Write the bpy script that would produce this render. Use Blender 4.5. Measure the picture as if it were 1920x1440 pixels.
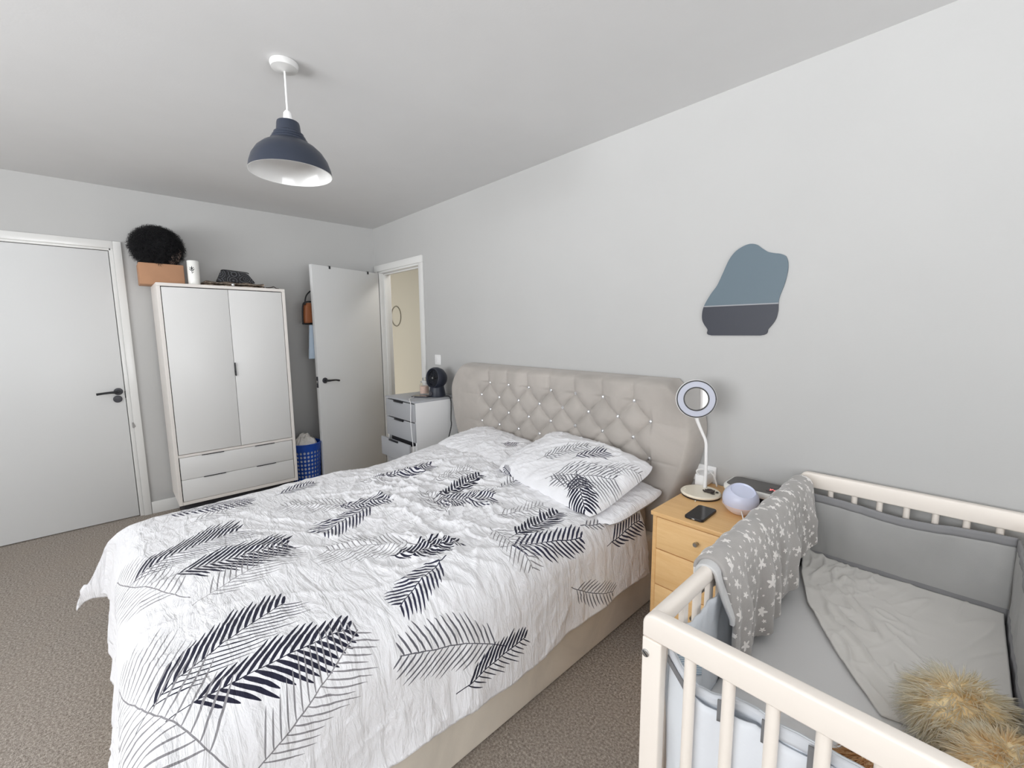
import bpy, bmesh, math, random
import numpy as np
from mathutils import Vector, Matrix
random.seed(7); RNG = np.random.default_rng(7)
for o in list(bpy.data.objects): bpy.data.objects.remove(o)
SC = bpy.context.scene; COL = SC.collection
PI = math.pi

# ------------------------------------------------------------------ camera, world, light
cam_data = bpy.data.cameras.new('camera'); cam = bpy.data.objects.new('camera', cam_data); COL.objects.link(cam)
yaw, pitch, roll = math.radians(46.7761), math.radians(7.0873), math.radians(-0.4729)
fw = Vector((-math.sin(yaw)*math.cos(pitch), math.cos(yaw)*math.cos(pitch), -math.sin(pitch)))
rt = Vector((math.cos(yaw), math.sin(yaw), 0)); up = rt.cross(fw)
r2 = rt*math.cos(roll)+up*math.sin(roll); u2 = -rt*math.sin(roll)+up*math.cos(roll)
cam.matrix_world = Matrix(((r2.x, u2.x, -fw.x, 4.28448), (r2.y, u2.y, -fw.y, -2.08900), (r2.z, u2.z, -fw.z, 1.40021), (0, 0, 0, 1)))
cam_data.sensor_width = 36; cam_data.lens = 804.74/1920*36; cam_data.clip_start = 0.02
SC.camera = cam
W = bpy.data.worlds.new('daylight'); SC.world = W; W.use_nodes = True
W.node_tree.nodes['Background'].inputs[0].default_value = (0.86, 0.93, 1.0, 1)
W.node_tree.nodes['Background'].inputs[1].default_value = 1.0
def area(name, loc, rot, sx, sy, power, col=(1, 1, 1)):
    l = bpy.data.lights.new(name, 'AREA'); l.shape = 'RECTANGLE'; l.size = sx; l.size_y = sy; l.energy = power; l.color = col
    o = bpy.data.objects.new(name, l); o.location = loc; o.rotation_euler = rot; COL.objects.link(o); return o
area('window_daylight', (6.68, -2.2, 1.5), (0, PI/2, 0), 1.4, 3.2, 26, (0.985, 0.99, 1.0))
area('side_window_daylight', (3.3, -4.96, 1.6), (-PI/2, 0, PI), 3.8, 1.3, 84, (0.98, 0.99, 1.0))  # unseen fill through the added side window, flattens the falloff
area('ceiling_fill_right', (11.5, -2.2, -0.6), (0, math.radians(107), 0), 4.0, 6.0, 700, (0.975, 0.985, 1.0))  # added fill aimed up through the right window to brighten the ceiling
area('ceiling_fill_side', (3.3, -9.8, -0.6), (math.radians(-107), 0, PI), 6.0, 4.0, 1050, (0.975, 0.985, 1.0))  # second added ceiling fill, aimed up through the side window
area('hall_light', (0.3, 0.62, 2.38), (0, 0, 0), 0.3, 0.3, 6.5, (1.0, 0.97, 0.92))
SC.cycles.max_bounces = 14; SC.cycles.transparent_max_bounces = 16; SC.cycles.diffuse_bounces = 9
SC.view_settings.view_transform = 'Standard'; SC.view_settings.look = 'None'
SC.view_settings.exposure = 0.13; SC.view_settings.gamma = 1.0; SC.view_settings.use_curve_mapping = False

# ------------------------------------------------------------------ node and material helpers
class NT:
    def __init__(s, tree): s.t = tree
    def n(s, typ, **k):
        d = s.t.nodes.new(typ)
        for a, v in k.items(): setattr(d, a, v)
        return d
    def set(s, d, i, v):
        if hasattr(v, 'is_output') or isinstance(v, bpy.types.NodeSocket): s.t.links.new(v, d.inputs[i])
        else: d.inputs[i].default_value = v
    def m(s, op, a, b=0.0, c=None):
        d = s.n('ShaderNodeMath', operation=op); s.set(d, 0, a); s.set(d, 1, b)
        if c is not None: s.set(d, 2, c)
        return d.outputs[0]
    def mix(s, f, a, b):
        d = s.n('ShaderNodeMix', data_type='RGBA')
        s.set(d, 0, f); s.set(d, 6, a); s.set(d, 7, b); return d.outputs[2]
    def coord(s, which='Object'): return s.n('ShaderNodeTexCoord').outputs[which]
    def noise(s, vec, scale, detail=3, rough=0.5, dist=0.0, out=0):
        d = s.n('ShaderNodeTexNoise'); s.t.links.new(vec, d.inputs['Vector'])
        d.inputs['Scale'].default_value = scale; d.inputs['Detail'].default_value = detail
        d.inputs['Roughness'].default_value = rough; d.inputs['Distortion'].default_value = dist
        return d.outputs[out]
    def mapping(s, vec, scale=(1, 1, 1), rot=(0, 0, 0), loc=(0, 0, 0)):
        d = s.n('ShaderNodeMapping'); s.t.links.new(vec, d.inputs[0])
        d.inputs['Scale'].default_value = scale; d.inputs['Rotation'].default_value = rot; d.inputs['Location'].default_value = loc
        return d.outputs[0]
    def ramp(s, f, stops):
        d = s.n('ShaderNodeValToRGB'); s.t.links.new(f, d.inputs[0]); e = d.color_ramp.elements
        while len(e) < len(stops): e.new(0.5)
        for i, (p, c) in enumerate(stops): e[i].position = p; e[i].color = (*c, 1) if len(c) == 3 else c
        return d.outputs[0]
    def bump(s, h, strength=0.3, dist=0.01):
        d = s.n('ShaderNodeBump'); s.t.links.new(h, d.inputs['Height'])
        d.inputs['Strength'].default_value = strength; d.inputs['Distance'].default_value = dist; return d.outputs[0]

def srgb(r, g, b):
    f = lambda c: c/12.92 if c <= 0.04045 else ((c+0.055)/1.055)**2.4
    return (f(r/255), f(g/255), f(b/255))
def c4(c): return (c[0], c[1], c[2], 1)
def new_mat(name):
    m = bpy.data.materials.new(name); m.use_nodes = True
    nt = NT(m.node_tree); b = m.node_tree.nodes['Principled BSDF']; return m, nt, b
def mat(name, col, rough=0.5, metal=0.0, var=0.0, vscale=6, bump=0.0, bscale=80, bdist=0.004, spec=0.5, trans=0.0, ior=1.45, sheen=0.0, coat=0.0, emit=None, alpha=1.0, sss=0.0):
    m, nt, b = new_mat(name)
    b.inputs['Base Color'].default_value = c4(col); b.inputs['Roughness'].default_value = rough; b.inputs['Metallic'].default_value = metal
    b.inputs['Specular IOR Level'].default_value = spec; b.inputs['Transmission Weight'].default_value = trans; b.inputs['IOR'].default_value = ior
    b.inputs['Sheen Weight'].default_value = sheen; b.inputs['Coat Weight'].default_value = coat; b.inputs['Alpha'].default_value = alpha
    if sss: b.inputs['Subsurface Weight'].default_value = sss; b.inputs['Subsurface Radius'].default_value = (0.02, 0.02, 0.02)
    if emit: b.inputs['Emission Color'].default_value = c4(emit[0]); b.inputs['Emission Strength'].default_value = emit[1]
    oc = nt.coord()
    if var:
        f = nt.noise(oc, vscale, 4)
        lo = tuple(x*(1-var) for x in col); hi = tuple(min(1, x*(1+var)) for x in col)
        nt.set(b, 'Base Color', nt.ramp(f, [(0.3, lo), (0.7, hi)]))
    if bump: nt.set(b, 'Normal', nt.bump(nt.noise(oc, bscale, 3), bump, bdist))
    return m
def wood_mat(name, a, b_, along='x'):
    m, nt, b = new_mat(name)
    oc = nt.coord()
    sc = {'x': (1.2, 14, 14), 'z': (14, 14, 1.2)}[along]
    f = nt.noise(nt.mapping(oc, sc), 3.0, 6, 0.6, 0.6); g = nt.noise(nt.mapping(oc, tuple(x*8 for x in sc)), 3.0, 3)
    f = nt.m('MULTIPLY_ADD', g, 0.35, nt.m('MULTIPLY', f, 0.75))
    nt.set(b, 'Base Color', nt.ramp(f, [(0.35, a), (0.75, b_)]))
    b.inputs['Roughness'].default_value = 0.42
    nt.set(b, 'Normal', nt.bump(g, 0.05, 0.002)); return m

M = {}
M['wall'] = mat('wall_paint', srgb(186, 186, 185), 0.72, var=0.015, vscale=2, bump=0.12, bscale=160, bdist=0.002, spec=0.25)
M['ceiling'] = mat('ceiling_paint', srgb(212, 212, 212), 0.9, var=0.01, bump=0.1, bscale=120, bdist=0.002, spec=0.1)
M['gloss'] = mat('white_gloss_paint', srgb(222, 222, 220), 0.22, bump=0.12, bscale=14, bdist=0.004)
M['door'] = mat('door_paint', srgb(214, 215, 215), 0.38, bump=0.06, bscale=30, bdist=0.003)
M['beige'] = mat('hall_beige_paint', srgb(206, 194, 172), 0.85, bump=0.1, bscale=120, bdist=0.002)
M['black_metal'] = mat('black_handle_metal', (0.012, 0.013, 0.016), 0.35)
M['dark_grey_metal'] = mat('dark_grey_metal', (0.05, 0.05, 0.06), 0.4)
M['steel'] = mat('steel', (0.6, 0.6, 0.6), 0.25, 1.0)
M['wardrobe'] = mat('wardrobe_laminate', srgb(222, 222, 221), 0.36, bump=0.04, bscale=12, bdist=0.004)
M['wardrobe_frame'] = mat('wardrobe_frame_laminate', srgb(228, 223, 218), 0.4)
M['gap_shade'] = mat('painted_gap_shade', (0.03, 0.03, 0.035), 0.8)  # near-black paint standing for shade in gaps, round the plinth, in the screw slot
M['chest'] = mat('grey_chest_laminate', srgb(168, 170, 174), 0.45)
M['chest_side'] = mat('chest_side_laminate', srgb(236, 237, 238), 0.45)
M['wood'] = wood_mat('light_beech_front', srgb(228, 184, 126), srgb(242, 204, 148), 'x')
M['wood_side'] = wood_mat('light_beech_top', srgb(222, 176, 118), srgb(236, 194, 136), 'x')
M['cot'] = mat('cot_paint', srgb(242, 234, 225), 0.35, bump=0.03, bscale=20, bdist=0.003)
M['white_plastic'] = mat('white_plastic', srgb(238, 238, 238), 0.3)
M['cream_plastic'] = mat('cream_plastic', srgb(240, 232, 214), 0.3)
M['black_plastic'] = mat('black_plastic', (0.014, 0.015, 0.018), 0.4)
M['navy_plastic'] = mat('navy_black_plastic', srgb(38, 42, 54), 0.42)
M['glass_black'] = mat('black_glass', (0.01, 0.01, 0.012), 0.12)
M['crystal'] = mat('crystal_button', (0.85, 0.86, 0.88), 0.08, 0.9)
M['card'] = mat('brown_cardboard', srgb(176, 134, 104), 0.85, var=0.06, vscale=9)
M['sheet_white'] = mat('white_cotton', srgb(236, 236, 238), 0.9, bump=0.2, bscale=60, bdist=0.004)

def velvet(name, col):
    m, nt, b = new_mat(name); oc = nt.coord()
    f = nt.noise(oc, 3.5, 5, 0.6, 0.8); g = nt.noise(oc, 300, 2)
    nt.set(b, 'Base Color', nt.ramp(f, [(0.3, tuple(x*0.87 for x in col)), (0.7, tuple(min(1, x*1.08) for x in col))]))
    b.inputs['Roughness'].default_value = 0.85; b.inputs['Sheen Weight'].default_value = 0.25; b.inputs['Sheen Roughness'].default_value = 0.4
    nt.set(b, 'Normal', nt.bump(g, 0.15, 0.002)); return m
M['velvet'] = velvet('taupe_velvet', srgb(178, 172, 166))
M['velvet_base'] = velvet('taupe_velvet_base', srgb(224, 216, 203))
def carpet_mat():
    m, nt, b = new_mat('carpet_pile'); oc = nt.coord()
    f = nt.noise(oc, 120, 4, 0.8); g = nt.noise(oc, 2.2, 4, 0.6, 0.6); h = nt.noise(oc, 420, 2)
    c = nt.ramp(f, [(0.33, srgb(104, 95, 88)), (0.5, srgb(166, 157, 148)), (0.66, srgb(216, 208, 199))])
    c = nt.mix(nt.ramp(g, [(0.35, (0, 0, 0)), (0.65, (0.35, 0.35, 0.35))]), c, c4(srgb(172, 160, 148)))
    nt.set(b, 'Base Color', c); b.inputs['Roughness'].default_value = 1.0; b.inputs['Specular IOR Level'].default_value = 0.1
    hh = nt.m('ADD', nt.m('MULTIPLY', f, 0.6), nt.m('MULTIPLY', g, 1.2))
    nt.set(b, 'Normal', nt.bump(nt.m('ADD', hh, nt.m('MULTIPLY', h, 0.4)), 0.7, 0.012)); return m
M['carpet'] = carpet_mat()

# ------------------------------------------------------------------ object helpers
def link(name, me, m, parent=None, smooth=False, kind=None):
    if m is not None:
        for x in (m if isinstance(m, list) else [m]): me.materials.append(x)
    if smooth:
        for p in me.polygons: p.use_smooth = True
    o = bpy.data.objects.new(name, me); COL.objects.link(o)
    if parent is not None: o.parent = parent
    if kind: o['kind'] = kind
    return o
def bm_obj(name, bm, m, parent=None, smooth=False, kind=None):
    bmesh.ops.recalc_face_normals(bm, faces=bm.faces)
    me = bpy.data.meshes.new(name); bm.to_mesh(me); bm.free()
    return link(name, me, m, parent, smooth, kind)
def auto(o, ang=35):
    me = o.data
    for p in me.polygons: p.use_smooth = True
    me.set_sharp_from_angle(angle=math.radians(ang)); return o
def py_obj(name, v, f, m, parent=None, smooth=True, kind=None):
    me = bpy.data.meshes.new(name); me.from_pydata([tuple(map(float, x)) for x in v], [], [tuple(map(int, x)) for x in f]); me.update()
    return link(name, me, m, parent, smooth, kind)
def add_box(bm, lo, hi, bev=0.0, seg=2, mtx=None):
    r = bmesh.ops.create_cube(bm, size=1); vs = r['verts']
    for v in vs:
        v.co = Vector([lo[i]+(v.co[i]+0.5)*(hi[i]-lo[i]) for i in range(3)])
    if bev:
        es = list({e for v in vs for e in v.link_edges})
        g = bmesh.ops.bevel(bm, geom=es, offset=bev, segments=seg, affect='EDGES', profile=0.5)
        vs = list({v for f in g['faces'] for v in f.verts} | {v for v in vs if v.is_valid})
    if mtx is not None:
        bmesh.ops.transform(bm, matrix=mtx, verts=vs)
    return vs
def box(name, lo, hi, m, parent=None, bev=0.003, seg=2, mtx=None, kind=None):
    bm = bmesh.new(); add_box(bm, lo, hi, bev, seg, mtx); o = bm_obj(name, bm, m, parent, False, kind)
    return auto(o) if bev else o
def add_cyl(bm, p, q, r1, r2=None, n=16, caps=True):
    p, q = Vector(p), Vector(q); d = q-p; r2 = r1 if r2 is None else r2
    mt = Matrix.Translation((p+q)/2) @ d.to_track_quat('Z', 'Y').to_matrix().to_4x4()
    return bmesh.ops.create_cone(bm, cap_ends=caps, segments=n, radius1=r1, radius2=r2, depth=d.length, matrix=mt)['verts']
def cyl(name, p, q, r, m, parent=None, n=16, r2=None, bev=0.0):
    bm = bmesh.new(); add_cyl(bm, p, q, r, r2, n)
    if bev:
        es = [e for e in bm.edges if len(e.link_faces) == 2 and e.calc_face_angle(0) > 1.0]
        bmesh.ops.bevel(bm, geom=es, offset=bev, segments=3, affect='EDGES', profile=0.5)
    return auto(bm_obj(name, bm, m, parent))
def lathe(name, prof, m, parent=None, n=32, loc=(0, 0, 0), mtx=None, close=False):
    v, f = [], []; k = len(prof)
    for i in range(n):
        a = 2*PI*i/n
        for r, z in prof: v.append((loc[0]+r*math.cos(a), loc[1]+r*math.sin(a), loc[2]+z))
    for i in range(n):
        j = (i+1) % n
        for t in range(k-1 if not close else k):
            t2 = (t+1) % k; f.append((i*k+t, j*k+t, j*k+t2, i*k+t2))
    bm = bmesh.new(); vs = [bm.verts.new(x) for x in v]
    for q in f: bm.faces.new([vs[i] for i in q])
    bmesh.ops.remove_doubles(bm, verts=bm.verts, dist=1e-5)
    if mtx is not None: bmesh.ops.transform(bm, matrix=mtx, verts=bm.verts)
    return auto(bm_obj(name, bm, m, parent), 40)
def tube(name, pts, r, m, parent=None, n=8, radii=None, sub=6):
    P = [Vector(p) for p in pts]
    if sub > 1 and len(P) > 2:      # Catmull-Rom
        Q = []; R = []
        for i in range(len(P)-1):
            p0, p1, p2, p3 = P[max(i-1, 0)], P[i], P[i+1], P[min(i+2, len(P)-1)]
            for s in range(sub):
                t = s/sub
                Q.append(0.5*((2*p1)+(p2-p0)*t+(2*p0-5*p1+4*p2-p3)*t*t+(3*p1-p0-3*p2+p3)*t**3))
                if radii: R.append(radii[i]*(1-t)+radii[i+1]*t)
        Q.append(P[-1]); R.append(radii[-1] if radii else r); P = Q; radii = R if radii else None
    v, f = [], []; x = None
    for i, p in enumerate(P):
        d = (P[min(i+1, len(P)-1)]-P[max(i-1, 0)]).normalized()
        if x is None: x = d.orthogonal().normalized()
        x = (x-d*x.dot(d)).normalized(); y = d.cross(x); rr = radii[i] if radii else r
        for k in range(n):
            a = 2*PI*k/n; v.append(p+x*math.cos(a)*rr+y*math.sin(a)*rr)
    for i in range(len(P)-1):
        for k in range(n):
            j = (k+1) % n; f.append((i*n+k, i*n+j, (i+1)*n+j, (i+1)*n+k))
    f.append(tuple(range(n))[::-1]); f.append(tuple((len(P)-1)*n+k for k in range(n)))
    return py_obj(name, v, f, m, parent)
def prism(name, pts, axis, a, b, m, parent=None, bev=0.0, seg=2):
    """extrude a 2D outline: axis 'y' uses pts as (x,z); 'z' as (x,y); 'x' as (y,z)"""
    bm = bmesh.new()
    mk = {'y': lambda p, t: (p[0], t, p[1]), 'z': lambda p, t: (p[0], p[1], t), 'x': lambda p, t: (t, p[0], p[1])}[axis]
    A = [bm.verts.new(mk(p, a)) for p in pts]; B = [bm.verts.new(mk(p, b)) for p in pts]
    n = len(pts); bm.faces.new(A); bm.faces.new(B[::-1])
    for i in range(n): bm.faces.new((A[i], B[i], B[(i+1) % n], A[(i+1) % n]))
    bmesh.ops.recalc_face_normals(bm, faces=bm.faces)
    if bev:
        es = [e for e in bm.edges if (e.verts[0] in A) == (e.verts[1] in A)]
        bmesh.ops.bevel(bm, geom=es, offset=bev, segments=seg, affect='EDGES', profile=0.5)
    return auto(bm_obj(name, bm, m, parent))
def rrect(x0, x1, y0, y1, r, n=6):
    out = []
    for cx, cy, a0 in ((x1-r, y1-r, 0), (x0+r, y1-r, PI/2), (x0+r, y0+r, PI), (x1-r, y0+r, 1.5*PI)):
        for i in range(n+1):
            a = a0+PI/2*i/n; out.append((cx+r*math.cos(a), cy+r*math.sin(a)))
    return out
def smooth_loop(pts, sub=8):
    P = [Vector((*p, 0)) for p in pts]; n = len(P); out = []
    for i in range(n):
        p0, p1, p2, p3 = P[i-1], P[i], P[(i+1) % n], P[(i+2) % n]
        for s in range(sub):
            t = s/sub; q = 0.5*((2*p1)+(p2-p0)*t+(2*p0-5*p1+4*p2-p3)*t*t+(3*p1-p0-3*p2+p3)*t**3); out.append((q.x, q.y))
    return out
def thing(name, label, cat, loc=(0, 0, 0), group=None):
    o = bpy.data.objects.new(name, None); o.empty_display_size = 0.05; COL.objects.link(o)
    o.location = loc; o['label'] = label; o['category'] = cat
    if group: o['group'] = group
    bpy.context.view_layer.update(); return o
def tag(o, label, cat, group=None):
    o['label'] = label; o['category'] = cat
    if group: o['group'] = group
    return o
def adopt(root, *objs):
    """parent objects built in world space to a root placed elsewhere"""
    for o in objs: o.parent = root; o.matrix_parent_inverse = Matrix.Translation(-root.location)
def struct(o): o['kind'] = 'structure'; return o

# numpy gradient noise
_perm = RNG.permutation(512); _grad = RNG.normal(size=(512, 2)); _grad /= np.linalg.norm(_grad, axis=1)[:, None]
def pnoise(x, y):
    xi = np.floor(x).astype(int); yi = np.floor(y).astype(int); xf = x-xi; yf = y-yi
    def g(ix, iy, fx, fy):
        k = _perm[(_perm[ix % 512]+iy) % 512]; return _grad[k, 0]*fx+_grad[k, 1]*fy
    s = lambda t: t*t*t*(t*(t*6-15)+10)
    u, v = s(xf), s(yf)
    a = g(xi, yi, xf, yf)*(1-u)+g(xi+1, yi, xf-1, yf)*u
    b = g(xi, yi+1, xf, yf-1)*(1-u)+g(xi+1, yi+1, xf-1, yf-1)*u
    return (a*(1-v)+b*v)*1.5
def ridge(x, y, ang, sx, sy, p=3.0, warp=0.5, off=0.0):
    c, s = math.cos(ang), math.sin(ang); a = x*c+y*s; b = -x*s+y*c
    wx = pnoise(a*1.7+off+9, b*1.7+3)*warp; wy = pnoise(a*1.7+off+31, b*1.7+17)*warp
    n = pnoise((a/sx)+wx+off, (b/sy)+wy*1.5+off*2)
    return np.clip(1-np.abs(n)*2.2, 0, 1)**p
def grid_mesh(name, X, Y, Z, U, V, m, parent=None, flip=False):
    nv, nu = X.shape
    v = np.stack([X, Y, Z], -1).reshape(-1, 3); i = np.arange(nv*nu).reshape(nv, nu)
    q = np.stack([i[:-1, :-1], i[:-1, 1:], i[1:, 1:], i[1:, :-1]], -1).reshape(-1, 4)
    if flip: q = q[:, ::-1]
    me = bpy.data.meshes.new(name); me.from_pydata(v.tolist(), [], q.tolist())
    uv = me.uv_layers.new(name='UVMap'); li = q.reshape(-1)
    uv.data.foreach_set('uv', np.stack([U.reshape(-1)[li], V.reshape(-1)[li]], -1).astype(np.float32).reshape(-1))
    me.update(); return link(name, me, m, parent, True)

# ------------------------------------------------------------------ room shell
HC = 2.44; XR = 6.62; YF = -4.90
struct(box('floor', (-0.15, YF-0.15, -0.1), (XR+0.15, 0.15, 0.0), M['carpet'], bev=0))
struct(box('ceiling', (-0.15, YF-0.15, HC), (XR+0.15, 0.15, HC+0.1), M['ceiling'], bev=0))
D1a, D1b = -2.790, -2.005          # closed door opening in left wall (y)
D2a, D2b = 0.085, 0.872            # open doorway in back wall (x)
DH = 2.0
def wall(name, boxes, m=M['wall']):
    bm = bmesh.new()
    for lo, hi in boxes: add_box(bm, lo, hi)
    return struct(bm_obj(name, bm, m))
wall('wall_left', [((-0.12, YF, 0), (0, D1a, HC)), ((-0.12, D1a, DH), (0, D1b, HC)), ((-0.12, D1b, 0), (0, 0.12, HC))])
wall('wall_back', [((0, 0, 0), (D2a, 0.12, HC)), ((D2a, 0, DH), (D2b, 0.12, HC)), ((D2b, 0, 0), (XR+0.12, 0.12, HC))])
WY0, WY1, WZ0, WZ1 = -3.8, -0.6, 0.8, 2.2
wall('wall_right', [((XR, YF-0.12, 0), (XR+0.12, WY0, HC)), ((XR, WY0, 0), (XR+0.12, WY1, WZ0)), ((XR, WY0, WZ1), (XR+0.12, WY1, HC)), ((XR, WY1, 0), (XR+0.12, 0, HC))])
VX0, VX1 = 1.4, 5.2
wall('wall_front', [((-0.12, YF-0.12, 0), (VX0, YF, HC)), ((VX0, YF-0.12, 0), (VX1, YF, 0.95)), ((VX0, YF-0.12, 2.25), (VX1, YF, HC)), ((VX1, YF-0.12, 0), (XR, YF, HC))])
def window(name, P, Q, ax):
    bm = bmesh.new(); t = 0.06
    if ax == 'x':
        x0, x1 = P[0], P[0]+0.05; ys = (P[1], Q[1]); zs = (P[2], Q[2])
        for y in (ys[0], (ys[0]+ys[1])/2-t/2, ys[1]-t): add_box(bm, (x0, y, zs[0]), (x1, y+t, zs[1]), 0.004)
        for z in (zs[0], zs[1]-t): add_box(bm, (x0, ys[0], z), (x1, ys[1], z+t), 0.004)
    else:
        y0, y1 = P[1]-0.05, P[1]; xs = (P[0], Q[0]); zs = (P[2], Q[2])
        for x in (xs[0], (xs[0]+xs[1])/2-t/2, xs[1]-t): add_box(bm, (x, y0, zs[0]), (x+t, y1, zs[1]), 0.004)
        for z in (zs[0], zs[1]-t): add_box(bm, (xs[0], y0, z), (xs[1], y1, z+t), 0.004)
    return struct(bm_obj(name, bm, M['white_plastic']))
window('window_1', (XR+0.02, WY0, WZ0), (XR+0.02, WY1, WZ1), 'x')
window('added_window', (VX0, YF-0.02, 0.95), (VX1, YF-0.02, 2.25), 'y')  # unseen window, added so the headboard wall is lit evenly
# baseboards
def baseboard(name, lo, hi): return struct(box(name, lo, hi, M['gloss'], bev=0.004))
baseboard('baseboard_left', (0.0005, -1.945, 0), (0.016, -0.001, 0.095))
baseboard('baseboard_left_far', (0.0005, YF, 0), (0.016, -2.855, 0.095))
baseboard('baseboard_back', (0.945, -0.016, 0), (XR, -0.0005, 0.095))
# closed door (left wall)
def frame_left():
    bm = bmesh.new()
    for lo, hi in (((-0.12, D1b-0.012, 0), (0.002, D1b+0.012, DH+0.02)), ((-0.12, D1a-0.02, 0), (0.002, D1a+0.004, DH+0.02)), ((-0.12, D1a, DH-0.006), (0.002, D1b, DH+0.02)),
                   ((-0.10, D1b-0.032, 0), (-0.044, D1b-0.010, DH)), ((-0.10, D1a, 0), (-0.044, D1a+0.03, DH)), ((-0.10, D1a+0.03, DH-0.03), (-0.044, D1b-0.032, DH-0.004)),  # stops added behind the leaf to block light leaking round it
                   ((0.0, D1b+0.012, 0), (0.016, D1b+0.058, DH+0.06)), ((0.0, D1a-0.066, 0), (0.016, D1a-0.012, DH+0.06)), ((0.0, D1a-0.012, DH+0.008), (0.016, D1b+0.012, DH+0.06))):
        add_box(bm, lo, hi, 0.003)
    return struct(auto(bm_obj('trim_1', bm, M['gloss'])))
frame_left()
d1 = struct(box('door_1', (-0.042, D1a+0.008, 0.008), (-0.006, D1b-0.016, DH-0.010), M['door'], bev=0.003))
def lever(parent, p, n, along, drop, up=Vector((0, 0, 1))):
    """rose + lever handle; p on the face, n outwards, along = lever direction"""
    p, n, along = Vector(p), Vector(n), Vector(along)
    a = cyl('handle_rose', p, p+n*0.008, 0.026, M['dark_grey_metal'], parent, 28, bev=0.002)
    pts = [p+n*0.006, p+n*0.035, p+n*0.048+along*0.008, p+n*0.05+along*0.04, p+n*0.05+along*0.08-up*0.002, p+n*0.05+along*0.118-up*drop]
    b = tube('lever_handle', pts, 0.009, M['black_metal'], parent, 10, radii=[0.011, 0.010, 0.010, 0.0085, 0.0075, 0.0085])
    return a, b
lever(d1, (-0.006, -2.056, 0.977), (1, 0, 0), (0, -1, 0), 0.006)
cyl('thumb_turn', (-0.006, -2.064, 0.922), (0.004, -2.064, 0.922), 0.026, M['dark_grey_metal'], d1, 28, bev=0.002)
box('latch', (-0.030, D1b-0.018, 0.925), (-0.0045, D1b-0.011, 0.975), M['black_metal'], d1, 0.001)
# small chipped stop on the jamb
struct(prism('trim_2', [(D1b+0.004, 0.735), (D1b+0.012, 0.735), (D1b+0.022, 0.705), (D1b+0.010, 0.693), (D1b+0.003, 0.70)], 'x', 0.0, 0.02, mat('chipped_paint', srgb(150, 148, 146), 0.6)))
# doorway in back wall
def frame_back():
    bm = bmesh.new()
    for lo, hi in (((D2a-0.012, -0.002, 0), (D2a+0.014, 0.125, DH+0.01)), ((D2b-0.014, -0.002, 0), (D2b+0.012, 0.125, DH+0.01)), ((D2a, -0.002, DH-0.012), (D2b, 0.125, DH+0.012)),
                   ((D2a+0.014, 0.045, 0), (D2a+0.027, 0.085, DH-0.012)), ((D2a+0.014, 0.045, DH-0.026), (D2b-0.014, 0.085, DH-0.012)),
                   ((D2b+0.006, -0.018, 0), (D2b+0.068, -0.0005, DH+0.004)), ((0.02, -0.018, 0), (D2a-0.012, -0.0005, DH+0.004)), ((0.02, -0.018, DH+0.0045), (D2b+0.068, -0.0005, DH+0.065))):
        add_box(bm, lo, hi, 0.003)
    return struct(auto(bm_obj('trim_3', bm, M['gloss'])))
frame_back()
# open door leaf
hx, hy = 0.1005, -0.012; fx_, fy_ = 0.3199, -0.7307
dd = Vector((fx_-hx, fy_-hy, 0)).normalized(); dn = Vector((-dd.y, dd.x, 0))
if dn.x < 0: dn = -dn
DL = 0.757
dm = Matrix(((dd.x, dn.x, 0, hx), (dd.y, dn.y, 0, hy), (0, 0, 1, 0), (0, 0, 0, 1)))
d2 = struct(box('door_2', (0, -0.036, 0.010), (DL, 0, DH-0.012), M['door'], None, 0.003, 2, dm))
dp = lambda a, b, z: dm @ Vector((a, b, z))
lever(d2, dp(DL-0.062, 0, 0.966), dn, -dd, 0.010)
bmq = bmesh.new(); add_box(bmq, (DL-0.001, -0.030, 0.905), (DL+0.002, -0.006, 1.005), 0.0008, 1, dm); bm_obj('latch_plate', bmq, M['dark_grey_metal'], d2)
bmq = bmesh.new(); add_box(bmq, (DL, -0.024, 0.945), (DL+0.008, -0.012, 0.970), 0.001, 1, dm); bm_obj('latch_bolt', bmq, M['steel'], d2)
# hall beyond
wall('wall_hall_far', [((-2.6, 1.1, 0), (2.6, 1.2, HC))], M['beige'])
wall('wall_hall_left', [((-2.7, 0.12, 0), (-2.6, 1.2, HC))], M['beige'])
wall('wall_hall_right', [((2.6, 0.12, 0), (2.7, 1.2, HC))], M['beige'])
struct(box('floor_hall', (-2.7, 0.15, -0.1), (2.7, 1.2, 0.0), M['carpet'], bev=0))
struct(box('floor_threshold', (-0.15, 0.15, -0.1), (0.0, 0.151, 0.0), M['carpet'], bev=0))
struct(box('ceiling_hall', (-2.7, 0.15, HC), (2.7, 1.2, HC+0.1), M['ceiling'], bev=0))

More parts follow.
